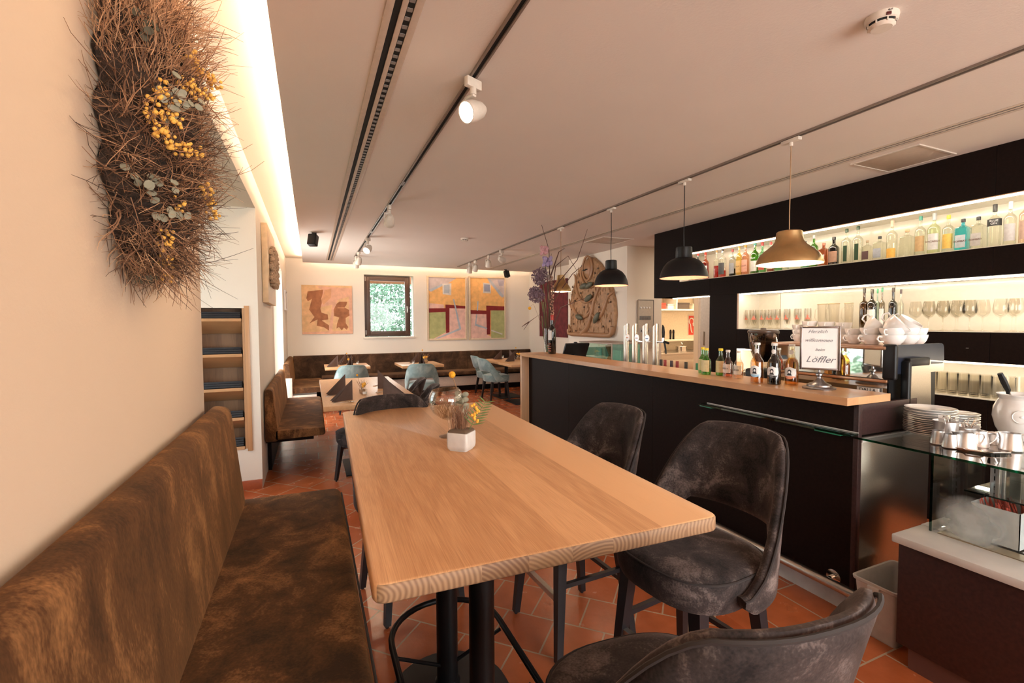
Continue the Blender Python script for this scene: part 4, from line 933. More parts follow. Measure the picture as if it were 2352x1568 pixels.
YO, PINK, RED, GRN2, LIL, BLU, WHT = pc('ochre', (0.84, 0.47, 0.17)), pc('rose', (0.78, 0.49, 0.41)), pc('oxblood', (0.20, 0.012, 0.012)), pc('moss', (0.43, 0.44, 0.19)), pc('lilac', (0.55, 0.47, 0.47)), pc('greyblue', (0.42, 0.46, 0.52)), pc('offwhite', (0.66, 0.62, 0.58))
NF = plain('natural_frame', (0.70, 0.55, 0.38), 0.5)
paint('painting', 'abstract house painting with its light frame, left of the pair', 2.347, 3.255, 1.115, 2.535, 10.148, NF, YO, [
    (LIL, [(0, 0), (0.76, 0), (0.40, 0.14), (0.36, 0.10), (0.0, 0.21)]), (PINK, [(0, .42), (.40, .44), (.42, .50), (0, .52)]), (BLU, [(0.0, 0.205), (0.36, 0.10), (0.42, 0.12), (0.06, 0.235)]),
    (WHT, [(0.37, 0.10), (0.62, 0.085), (0.61, 0.285), (0.38, 0.27)]), (BLU, [(0.42, 0.12), (0.57, 0.11), (0.56, 0.255), (0.42, 0.25)]),
    (GRN2, [(0, .56), (.45, .56), (.45, .92), (.15, 1), (0, 1)]), (PINK, [(.55, .48), (1, .48), (1, 1), (.12, 1), (.45, .90), (.46, .88), (.56, .88)]),
    (RED, [(0, .505), (.45, .50), (.45, .44), (1, .462), (1, .505), (.56, .50), (.55, .90), (.46, .91), (.45, .56), (0, .575)]),
    (BLU, [(.66, .35), (.69, .35), (.88, .84), (.86, .86), (.25, 1.0), (.17, 1.0), (.82, .835)])])
paint('painting', 'abstract house painting with its light frame, right of the pair', 3.31, 4.215, 1.105, 2.555, 10.148, NF, YO, [
    (LIL, [(.50, 0), (1, 0), (1, .30), (.94, .31), (.56, .08)]), (BLU, [(.50, 0.0), (.56, 0.0), (.98, .28), (.95, .32), (.86, .28)]), (WHT, [(.37, .075), (.60, .085), (.60, .25), (.37, .245)]), (pc('slate', (.22, .24, .34)), [(.40, .10), (.57, .105), (.57, .22), (.40, .22)]),
    (pc('lilacdark', (.36, .33, .40)), [(.80, .02), (1, .02), (.97, .12), (.85, .12)]),
    (GRN2, [(.60, .50), (1, .50), (1, 1), (.60, 1)]), (PINK, [(0, .58), (.48, .58), (.48, .94), (.60, .98), (.60, 1), (0, 1)]),
    (RED, [(0, .53), (.46, .54), (.46, .455), (1, .465), (1, .535), (.58, .535), (.57, .94), (.47, .94), (.46, .60), (0, .595)]),
    (BLU, [(.20, .385), (.235, .385), (.215, .54), (.18, .54)]), (BLU, [(.165, .60), (.19, .60), (.16, .76), (.48, .83), (.48, .85), (.12, .79)]), (WHT, [(.60, .86), (.94, .93), (.93, .95), (.60, .88)])])
SND = pc('sand', (0.74, 0.46, 0.24)); BRN = pc('sienna', (0.34, 0.13, 0.055), 0.25); SAL = pc('salmon', (0.72, 0.40, 0.27))
paint('painting', 'square sandy abstract canvas with brown brush shapes, left of the window', -0.165, 0.785, 1.285, 2.265, 10.148, None, SND, [
    (SAL, [(0.30, 0.02), (1, 0.05), (1, 0.20), (.70, .30), (.62, .60), (.58, 1), (.50, 1), (.60, .40), (.35, .45), (.42, .12)]), (SAL, [(.93, .05), (1, .05), (1, 1), (.0, 1), (.0, .96), (.93, .94)]),
    (pc('peach', (0.66, 0.34, 0.18)), [(.45, .10), (.58, .06), (.57, .25), (.42, .40), (.38, .32)]),
    (BRN, [(.12, .13), (.42, .09), (.41, .18), (.38, .28), (.39, .36), (.36, .48), (.38, .56), (.50, .60), (.51, .70), (.38, .72), (.52, .82), (.52, .93), (.42, .86), (.28, .83), (.30, .70), (.14, .78), (.24, .65), (.14, .50), (.17, .38), (.20, .28), (.12, .33), (.09, .27)]),
    (BRN, [(.68, .38), (.74, .33), (.90, .33), (.88, .40), (.84, .45), (.93, .50), (.94, .62), (.86, .67), (.86, .78), (.91, .86), (.88, .92), (.82, .87), (.78, .93), (.72, .86), (.67, .89), (.68, .80), (.73, .66), (.63, .63), (.62, .50)]),
    (SND, [(.70, .455), (.84, .455), (.84, .463), (.70, .463)])])
t = paint('painting', 'plain burgundy canvas behind the flower vase', -0.62, 0.62, 1.18, 2.40, 0, None, pc('burgundy', (0.15, 0.022, 0.028), 0.35), [])
t.location = (4.848, 8.93, t.location.z); t.rotation_euler = (0, 0, R_(-90))

# ============================================================= CARVED RELIEF
t = thing('carved_relief', 'big carved wooden relief with oval top on the white wall behind the bar', 'sculpture', (4.488, 6.85, 1.93))
WD = plain('carved_wood', (0.36, 0.20, 0.10), 0.55, noise=0.25, nscale=22, bump=0.6); WD2 = plain('smooth_carved_wood', (0.34, 0.175, 0.085), 0.4, noise=0.12, nscale=6); WDG = plain('green_tinted_carving', (0.10, 0.10, 0.065), 0.45, noise=0.2)
def rl(y, z): return -y  # local y axis: seen from the room, left is +y
def Pn(u_, v):  # 0..1 in the photo's outline -> local y, z
    return (0.77-1.54*u_, 0.70-1.40*v)
body = [(0.10, 0.97), (0.05, 0.86), (0.06, 0.66), (0.07, 0.52), (0.12, 0.38), (0.17, 0.25), (0.25, 0.14), (0.36, 0.04), (0.45, 0.0), (0.56, 0.02), (0.70, 0.12), (0.82, 0.28), (0.90, 0.42), (0.95, 0.56), (0.97, 0.72), (0.95, 0.86), (0.92, 0.96)]
b = MB(); P = [Pn(*q) for q in rounded(body, 0.03)]
cy_, cz_ = 0.0, -0.05
b.loft([[(-d_, cy_+(y-cy_)*s_, cz_+(z-cz_)*s_) for y, z in P] for s_, d_ in ((1.0, 0.0), (1.0, 0.03), (0.97, 0.055), (0.90, 0.065))])
rng = random.Random(9)
for i in range(230):
    u_, v = rng.uniform(0.10, 0.92), rng.uniform(0.12, 0.93); y, z = Pn(u_, v)
    if abs(u_-0.5) > 0.16+0.34*min(1, v/0.6): continue
    h = rng.uniform(0.02, 0.07); b.tube([(-0.062, y, z-h), (-0.074, y+rng.uniform(-.008, .008), z), (-0.062, y, z+h)], [0.003, 0.008, 0.003], 5)
b.build('board', WD, t)
def vine(name, pts, rad, mt=WD2, x=-0.068):
    V = [(x, *Pn(*p)) for p in pts]
    # smooth by catmull-rom
    Q = []
    for i in range(len(V)-1):
        p0, p1, p2, p3 = V[max(0, i-1)], V[i], V[i+1], V[min(len(V)-1, i+2)]
        for k in range(6):
            q = k/6; Q.append(tuple(0.5*((2*p1[j])+(-p0[j]+p2[j])*q+(2*p0[j]-5*p1[j]+4*p2[j]-p3[j])*q*q+(-p0[j]+3*p1[j]-3*p2[j]+p3[j])*q**3) for j in range(3)))
    Q.append(V[-1]); n = len(Q)
    rr = [rad[0]+(rad[1]-rad[0])*(i/(n-1)) if len(rad) == 2 else rad[0]+(rad[1]-rad[0])*min(1, 2*i/(n-1)) if i < n/2 else rad[1]+(rad[2]-rad[1])*(2*i/(n-1)-1) for i in range(n)]
    return MB().tube(Q, rr, 10).build(name, mt, t)
vine('base_branch', [(0.04, 0.90), (0.07, 0.96), (0.30, 0.965), (0.55, 0.965), (0.80, 0.965), (0.91, 0.95), (0.94, 0.86)], (0.032, 0.045, 0.035))
vine('trunk', [(0.36, 0.95), (0.46, 0.88), (0.52, 0.78), (0.56, 0.68), (0.60, 0.55), (0.68, 0.42), (0.72, 0.34)], (0.055, 0.038, 0.022))
vine('branch', [(0.60, 0.52), (0.50, 0.55), (0.38, 0.55), (0.27, 0.47), (0.22, 0.34), (0.20, 0.22), (0.17, 0.19)], (0.026, 0.034, 0.012))
vine('branch', [(0.55, 0.66), (0.45, 0.73), (0.32, 0.74), (0.20, 0.68), (0.14, 0.58), (0.18, 0.52), (0.25, 0.50)], (0.026, 0.040, 0.016))
vine('branch', [(0.54, 0.70), (0.62, 0.75), (0.72, 0.74), (0.80, 0.64), (0.86, 0.52), (0.95, 0.47)], (0.024, 0.040, 0.014))
vine('branch', [(0.70, 0.32), (0.56, 0.38), (0.44, 0.35), (0.35, 0.26), (0.34, 0.14), (0.37, 0.06)], (0.018, 0.030, 0.012))
vine('branch', [(0.13, 0.64), (0.08, 0.56), (0.06, 0.50)], (0.03, 0.012)); vine('branch', [(0.10, 0.93), (0.06, 0.88), (0.05, 0.84)], (0.04, 0.012))
b = MB().lathe([(0.0, -0.02), (0.118, -0.02), (0.125, 0.0), (0.10, 0.03), (0.05, 0.048), (0, 0.052)], n=32, M=Matrix.Translation((-0.07, *Pn(0.475, 0.145))) @ Matrix.Diagonal((1, 1, 1.42, 1)) @ Matrix.Rotation(R_(-90), 4, 'Y'), cap=False); b.build('oval_boss', WD2, t)
ring_ = [(-0.085, Pn(0.475, 0.145)[0]+0.145*math.cos(a), Pn(0.475, 0.145)[1]+0.205*math.sin(a)) for a in [2*math.pi*k/36 for k in range(36)]]
MB().tube(ring_, 0.020, 8, closed=True).build('boss_rim', WD2, t)
y, z = Pn(0.475, 0.165); MB().prism([(y+0.10, z), (y+0.06, z+0.012), (y+0.03, z+0.002), (y-0.01, z+0.014), (y-0.06, z+0.012), (y-0.06, z-0.002), (y-0.02, z-0.004), (y+0.02, z-0.016), (y+0.06, z-0.008)], 0.012, 'X', base=-0.132).build('boss_crack', DRK, t)
for (u_, v, a) in ((0.52, 0.515, 0.4), (0.42, 0.36, 0.2), (0.33, 0.745, -0.2), (0.68, 0.76, 0.9), (0.53, 0.36, 0.3)):
    y, z = Pn(u_, v); MB().ball((0, 0, 0), 0.085, 14, sc=(0.42, 1.35, 0.58)).build('leaf_boss', WDG, t, 'greenish carved leaf').matrix_local = Matrix.Translation((-0.115, y, z)) @ Matrix.Rotation(-a, 4, 'X')
b = MB()
for u_, v in ((.36, .10), (.40, .24), (.28, .30), (.15, .35), (.33, .44), (.58, .45), (.20, .53), (.40, .62), (.70, .63), (.87, .49), (.91, .58), (.27, .70), (.17, .83), (.72, .70), (.90, .80), (.78, .86), (.22, .92), (.62, .22), (.68, .17), (.50, .82)):
    y, z = Pn(u_, v); b.ball((-0.078, y, z), 0.017, 10)
b.build('stud', plain('dark_studs', (0.12, 0.07, 0.04), 0.3), t)

# ============================================================= FUSE BOX
t = thing('fuse_box', 'pale electrical cabinet on the white wall beside the kitchen door', 'fuse box', (4.83, 5.897, 1.50))
FB = plain('beige_metal', (0.50, 0.43, 0.35), 0.45); GRY = plain('grey_switches', (0.22, 0.21, 0.20), 0.5)
MB().box(-0.145, 0.145, -0.03, 0, -0.42, 0.34, bev=0.003).build('cabinet', FB, t)
MB().box(-0.155, 0.155, -0.034, -0.026, 0.335, 0.345).box(0.145, 0.155, -0.034, -0.026, -0.42, 0.345).build('door_edge', GRY, t)
for k in range(4): MB().lathe([(0, 0), (0.016, 0), (0.014, 0.012), (0, 0.012)], n=14, M=Matrix.Translation((-0.10+0.055*k, -0.03, 0.22)) @ Matrix.Rotation(R_(90), 4, 'X'), cap=False).build('rotary_switch', PAPER, t)
for k in range(10): MB().box(-0.12+0.022*k, -0.103+0.022*k, -0.036, -0.03, 0.03, 0.09, bev=0.001).build('breaker', GRY, t)
MB().box(-0.12, 0.11, -0.033, -0.03, -0.17, -0.10).build('meter_window', plain('grey_window', (0.4, 0.4, 0.4), 0.3), t)
for k in range(4): MB().prism([(-0.10+0.045*k, -0.155), (-0.075+0.045*k, -0.155), (-0.087+0.045*k, -0.125)], 0.003, 'Y', base=-0.036).build('warning_mark', DRK, t)

# ============================================================= KITCHEN
t = thing('kitchen_counter', 'steel kitchen counter with a dark oven seen through the passage', 'counter', (7.0, 7.25, 0))
MB().box(-1.1, 1.2, -0.35, 0.34, 0.86, 0.90, bev=0.004).build('worktop', STEEL, t)
MB().box(-1.1, 1.2, -0.33, 0.34, 0.08, 0.86).build('cabinet', STEEL, t)
MB().box(-0.85, 0.0, -0.345, -0.33, 0.10, 0.45, bev=0.004).build('oven_window', plain('oven_black', (0.01, 0.01, 0.01), 0.15), t)
MB().box(-0.85, 0.0, -0.35, -0.33, 0.58, 0.76, bev=0.004).build('drawer', STEEL, t); MB().box(-0.85, 0.0, -0.352, -0.33, 0.50, 0.54, bev=0.004).build('panel', STEEL, t)
MB().box(0.05, 0.16, -0.345, -0.33, 0.12, 0.82, bev=0.003).build('panel', STEEL, t)
MB().cyl((0.22, -0.33, 0.62), (0.22, -0.36, 0.62), 0.02).build('oven_knob', BLKM, t)
t = thing('wall_shelf', 'long steel wall shelf above the kitchen counter', 'shelf', (7.0, 7.45, 1.10)); MB().box(-1.0, 1.1, -0.14, 0.145, 0, 0.035, bev=0.003).build('board', plain('shelf_cream', (0.62, 0.54, 0.42), 0.4), t); MB().box(-0.9, -0.87, -0.1, 0.145, -0.12, 0).box(0.9, 0.93, -0.1, 0.145, -0.12, 0).build('bracket', STEEL, t)
t = thing('wall_cupboard', 'open kitchen shelf box below the ceiling full of cartons', 'shelf', (7.0, 7.40, 1.72)); b = MB()
b.box(-1.0, 1.1, -0.18, 0.195, 0, 0.03).box(-1.0, 1.1, -0.18, 0.195, 0.42, 0.45).box(-0.30, -0.27, -0.18, 0.195, 0.03, 0.42).box(0.5, 0.53, -0.18, 0.195, 0.03, 0.42).build('shelf_box', plain('shelf_white', (0.70, 0.62, 0.52), 0.4), t)
for x, w, h, c_, l in ((6.38, 0.22, 0.12, (0.45, 0.04, 0.02), 'red carton in the kitchen shelf box'), (6.62, 0.16, 0.10, (0.55, 0.55, 0.55), 'pale grey carton in the kitchen shelf box'), (6.95, 0.30, 0.13, (0.06, 0.04, 0.03), 'dark carton in the middle of the kitchen shelf box'), (7.27, 0.16, 0.11, (0.50, 0.42, 0.30), 'beige carton at the right of the kitchen shelf box')):
    o = MB().box(-w/2, w/2, -0.1, 0.1, 0, h, bev=0.004).box(-w/2-0.003, w/2+0.003, -0.103, 0.103, h-0.03, h+0.002, 1, bev=0.002).build('carton', [plain('carton_%d' % int(x*100), c_, 0.6), plain('carton_lid_%d' % int(x*100), tuple(q*0.7 for q in c_), 0.6)]); o.location = (x, 7.38, 1.751); tag(o, l, 'box', 'cartons on the kitchen shelf')
t = thing('fire_hose_sign', 'red and white fire hose sign on the kitchen wall', 'sign', (7.50, 7.598, 1.42))
SR = plain('sign_red', (0.62, 0.045, 0.02), 0.4)
MB().box(-0.13, 0.13, -0.006, 0, -0.22, 0.22, bev=0.002).build('sign_board', PAPER, t)
MB().box(-0.115, 0.115, -0.009, -0.006, -0.205, 0.205).build('red_field', SR, t)
b = MB(); b.tube([(-0.04+0.06*math.cos(a), -0.011, 0.08+0.07*math.sin(a)) for a in [R_(d_) for d_ in range(-60, 250, 20)]]+[(-0.05, -0.011, -0.10), (-0.02, -0.011, -0.16)], 0.012, 6).box(0.0, 0.05, -0.012, -0.009, -0.02, 0.03).build('hose_symbol', PAPER, t)
t = thing('kitchen_tap', 'tall steel spray tap by the kitchen sink', 'tap', (7.28, 7.05, 0.90)); MB().tube([(0, 0, 0), (0, 0, 0.45), (-0.02, 0, 0.60), (-0.12, 0, 0.72), (-0.17, 0, 0.66)], 0.014, 8).tube([(0, 0, 0.25), (-0.10, 0, 0.30)], 0.010, 8).build('pipe', CHROME, t); MB().cyl((0, 0, 0), (0, 0, 0.10), 0.035).build('tap_body', CHROME, t)
t = thing('cooking_pot', 'steel cooking pot on the kitchen counter', 'pot', (6.72, 7.10, 0.90)); MB().lathe([(0, 0), (0.10, 0), (0.105, 0.11), (0.11, 0.115), (0.100, 0.11), (0.095, 0.006), (0, 0.006)], cap=False).build('pot_body', CHROME, t); MB().tube([(0.03, 0, 0.11), (0.02, 0, 0.17), (-0.02, 0, 0.20)], 0.006, 6).build('ladle', CHROME, t)
t = thing('black_tray', 'round black pan at the right of the kitchen counter', 'pan', (7.42, 7.02, 0.90)); MB().lathe([(0, 0), (0.16, 0), (0.18, 0.07), (0.17, 0.07), (0.15, 0.01), (0, 0.01)], cap=False).build('pan_body', BLKM, t)
t = thing('stock_pot', 'tall steel container behind the black pan', 'pot', (7.50, 7.35, 0.90)); MB().lathe([(0, 0), (0.12, 0), (0.12, 0.18), (0.125, 0.185), (0.11, 0.185), (0, 0.17)], cap=False).build('container', STEEL, t)
t = thing('steel_canister', 'steel box standing at the left of the kitchen counter', 'canister', (6.22, 7.25, 0.90)); MB().box(-0.1, 0.1, -0.12, 0.12, 0, 0.26, bev=0.01).build('canister_body', STEEL, t); MB().box(-0.09, 0.09, -0.11, 0.11, 0.26, 0.28, bev=0.005).build('lid', STEEL, t)
for k, l in enumerate(('black spice mill left on the kitchen wall shelf', 'black spice mill right on the kitchen wall shelf')):
    o = MB().lathe([(0, 0), (0.022, 0), (0.02, 0.12), (0.024, 0.13), (0.022, 0.18), (0.012, 0.20), (0, 0.2)], cap=False).build('spice_mill', BLKM); o.location = (6.74+0.075*k, 7.42, 1.135); tag(o, l, 'spice mill', 'spice mills')
t = thing('strip_lamp', 'white strip lamp below the overhead bar box', 'lamp', (4.28, 4.36, 1.80)); MB().box(-0.02, 0.02, -0.29, 0.29, -0.012, 0.0).build('diffuser', emit('strip_white', (1.0, 0.82, 0.60), 14), t); MB().box(-0.024, 0.024, -0.30, 0.30, -0.004, 0.001).build('housing', STEEL, t)
area('passage_fill_light', (5.6, 4.9, 2.64), (0, 0, 0), 0.8, 0.8, 14, (1.0, 0.84, 0.66))  # added fill light, unseen behind the overhead box, brightens the fuse box wall
l_ = area('kitchen_ceiling_lamp', (6.9, 6.7, 2.64), (0, 0, 0), 1.6, 0.5, 60, (1.0, 0.80, 0.55))

# ============================================================= BACK BAR UNIT
t = thing('back_bar_unit', 'long dark wenge wall unit with three glowing niches behind the bar', 'bar shelving', (4.25, 0, 0))
YN = 0.35; Y0u, YL = -1.0, 5.0
SEAMG = plain('seam_shadow', (0.004, 0.003, 0.003), 0.8)
front = MB()
def fbox(y0, y1, z0, z1): front.box(0, 0.02, y0, y1, z0, z1, bev=0.0008, seg=1)
n1 = (4.53, 1.995, 2.335); n2 = (3.665, 1.415, 1.80); n3 = (3.665, 0.95, 1.205)
cuts = [Y0u, 0.2, 1.61, 4.045, YL]
for a, b_ in zip(cuts, cuts[1:]): fbox(a+0.001, b_-0.001, 2.335, 2.67)
for a, b_ in ((n1[0], YL),): fbox(a, b_, 1.995, 2.335)
for a, b_ in zip(cuts, cuts[1:]): fbox(a+0.001, b_-0.001, 1.80 if b_ < 4.5 else 1.815, 1.995)
fbox(n2[0], 4.045, 0, 1.80)
for a, b_ in zip([Y0u, 0.2, 1.61], [0.2, 1.61, n2[0]]): fbox(a+0.001, b_-0.001, 1.205, 1.415); fbox(a+0.001, b_-0.001, 0.0, 0.95)
front.build('front_panel', BLACK, t)
NB = plain('niche_cream_glass', (0.78, 0.72, 0.60), 0.22, noise=0.02, coat=0.3)
body = MB()
body.box(0.02, 0.40, Y0u, YL, 2.335, 2.67).box(0.02, 0.40, n1[0], YL, 1.815, 2.335).box(0.02, 0.40, Y0u, 4.045, 1.815, 1.995).box(0.02, 0.40, 4.045, YL, 1.815, 1.995).box(0.02, 0.40, n2[0], 4.045, 0, 1.815)
body.box(0.02, 0.40, Y0u, n2[0], 1.205, 1.415).box(0.02, 0.40, Y0u, n2[0], 0, 0.95).box(0.02, 0.40, Y0u, n2[0], 1.80, 1.82)
body.build('carcass', BLACK, t)
nm_ = MB()
for (yl, z0, z1) in (n1, n2, n3):
    nm_.box(0.33, 0.342, Y0u, yl, z0, z1)                       # back
    nm_.box(0.0, 0.33, Y0u, yl, z0, z0+0.005); nm_.box(0.03, 0.33, Y0u, yl, z1-0.005, z1); nm_.box(0.0, 0.33, yl-0.006, yl, z0, z1)
nm_.build('niche_lining', NB, t, 'cream back-painted glass lining of the niches')
MB().box(-0.0015, 0.0, 3.645, 3.665, 1.415, 1.80).box(-0.002, 0.002, Y0u, n1[0], 2.330, 2.336).build('niche_edge', OAKB, t)
jn = MB()
for y in (3.4, 2.35, 1.25): jn.box(0.3285, 0.33, y-0.0015, y+0.0015, n2[1]+0.006, n2[2]-0.006)
jn.build('glass_joint', plain('joint_line', (0.35, 0.30, 0.22), 0.6), t)
NL = emit('niche_led', (1.0, 0.87, 0.68), 24)
for (yl, z0, z1), nm__ in ((n1, 'top'), (n2, 'middle'), (n3, 'lower')):
    MB().box(0.026, 0.042, Y0u+0.02, yl-0.02, z1-0.014, z1-0.006).build('led_strip', NL, t)
MB().box(-0.0008, 0.0, 1.72, 1.735, 1.300, 1.304).build('latch', STEEL, t)

# ============================================================= BOTTLES AND GLASSES IN THE NICHES
def cap_col(c): return plain('cap_%d_%d_%d' % tuple(int(x*99) for x in c), c, 0.4, noise=0.05)
def lab_col(c): return plain('label_%d_%d_%d' % tuple(int(x*99) for x in c), c, 0.6, noise=0.08, nscale=60)
def bottle(name, label, loc, r_, h, kind, gcol, ccol, lcol, group, lz=(0.12, 0.5), fill=None, words=None, wcol=None, wsize=0.02, capn=0.10, face=-1.0, neck=None, lw_=0.9, extra=None):
    """r_ body radius, h height; kind: round, slim, square, beer, dome"""
    t = thing(name, label, 'bottle', loc, 0, group); n_ = neck or {'round': 0.30, 'slim': 0.30, 'square': 0.30, 'beer': 0.40, 'dome': 0.28, 'wine': 0.36}[kind]
    sh = {'round': (0.60, 0.74), 'slim': (0.62, 0.70), 'square': (0.70, 0.80), 'beer': (0.50, 0.70), 'dome': (0.62, 0.74), 'wine': (0.62, 0.72)}[kind]
    nk = r_*n_; prof = [(0, 0), (r_*0.9, 0), (r_, h*0.015), (r_, h*sh[0]), (r_*0.93, h*(sh[0]*0.7+sh[1]*0.3)), (r_*0.62, h*(sh[0]*0.3+sh[1]*0.7)), (nk*1.15, h*sh[1]), (nk, h*(sh[1]+0.04)), (nk, h*(1-capn))]
    gm = glass('bottle_glass_%d_%d_%d' % tuple(int(x*99) for x in gcol), gcol, gloss=0.10)
    b_ = MB()
    if kind == 'square':
        lp = []
        for rr, z in prof[1:]:
            q = rounded([(-rr, -rr, rr*0.25), (rr, -rr, rr*0.25), (rr, rr, rr*0.25), (-rr, rr, rr*0.25)], k=3) if rr > r_*0.7 else [(rr*math.cos(2*math.pi*(i+0.5)/16+math.pi*1.25), rr*math.sin(2*math.pi*(i+0.5)/16+math.pi*1.25)) for i in range(16)]
            lp.append([(x, y, z) for x, y in q])
        b_.loft(lp)
    else: b_.lathe(prof, n=22, cap=False)
    b_.build('glass_body', gm, t)
    if fill:
        fc, fh = fill; fm = glass('drink_%d_%d_%d' % tuple(int(x*99) for x in fc), fc, gloss=0.02)
        pr = [(0, 0.006)]+[(max(0, a-0.003), min(max(z, 0.006), h*fh)) for a, z in prof[1:] if z < h*fh]
        # cut at the fill level
        for (a0, z0), (a1, z1) in zip(prof, prof[1:]):
            if z0 < h*fh <= z1: q = (h*fh-z0)/(z1-z0); pr.append((max(0.002, a0+(a1-a0)*q-0.003), h*fh)); break
        pr.append((0, h*fh)); MB().lathe(pr, n=20, cap=False).build('drink', fm, t)
    MB().lathe([(0, h*(1-capn)-0.003), (nk*1.18, h*(1-capn)-0.003), (nk*1.18, h*0.99), (nk*1.05, h), (0, h)], n=16, cap=False).build('cap', cap_col(ccol), t)
    if lcol:
        z0, z1 = h*lz[0], h*lz[1]; a0 = math.pi+0.25; b_ = MB()
        if kind == 'square': b_.box(-r_-0.0012, -r_-0.0002, -r_*0.80, r_*0.80, z0, z1, bev=0.0004)
        else:
            w_ = lw_; A = [a0-w_+2*w_*i/10 for i in range(11)]; R1 = r_+0.0008
            tq = bmesh.new(); lo = [tq.verts.new((R1*math.cos(a), R1*math.sin(a), z0)) for a in A]; hi = [tq.verts.new((R1*math.cos(a), R1*math.sin(a), z1)) for a in A]
            for i in range(10): tq.faces.new((lo[i], lo[i+1], hi[i+1], hi[i]))
            b_.merge(tq, 0, None, True)
        lb_ = b_.build('label', lab_col(lcol), t)
        if words:
            zz = (z0+z1)/2 if not isinstance(words, tuple) else h*words[1]; wd = words if isinstance(words, str) else words[0]
            if kind == 'square': Mx = frame_((-r_-0.0018, 0, zz), (0, -1, 0), (0, 0, 1))
            else: Mx = frame_(((r_+0.004)*math.cos(a0), (r_+0.004)*math.sin(a0), zz), (-math.sin(a0)*-1*-1, math.cos(a0), 0), (0, 0, 1))
            text(wd, wsize, Mx, wcol or INK, lb_)
    if extra: extra(t, r_, h)
    return t
# label text runs toward -y when seen from the room
TOP = [(4.485, 0.34, 0.038), (4.377, 0.341, 0.043), (4.26, 0.335, 0.045), (4.091, 0.342, 0.036), (4.006, 0.35, 0.046), (3.866, 0.314, 0.039), (3.778, 0.345, 0.036), (3.695, 0.342, 0.043), (3.577, 0.347, 0.045), (3.488, 0.328, 0.042), (3.388, 0.321, 0.038), (3.3, 0.342, 0.04), (3.226, 0.338, 0.035), (3.023, 0.267, 0.038), (2.938, 0.31, 0.041), (2.844, 0.222, 0.041), (2.753, 0.262, 0.046), (2.644, 0.317, 0.042), (2.55, 0.322, 0.042), (2.473, 0.186, 0.035), (2.38, 0.206, 0.040), (2.29, 0.318, 0.040), (2.184, 0.228, 0.044), (2.096, 0.312, 0.038), (2.01, 0.318, 0.042), (1.922, 0.285, 0.039), (1.836, 0.239, 0.040), (1.751, 0.237, 0.038), (1.665, 0.305, 0.040), (1.586, 0.305, 0.036), (1.512, 0.315, 0.034)]
CL = (0.93, 0.94, 0.88); GR = (0.25, 0.55, 0.05); LG = (0.45, 0.80, 0.55); DG = (0.05, 0.07, 0.02)
W_ = (0.75, 0.72, 0.66); K_ = (0.03, 0.03, 0.03); RD = (0.55, 0.05, 0.03); GD = (0.55, 0.30, 0.06)
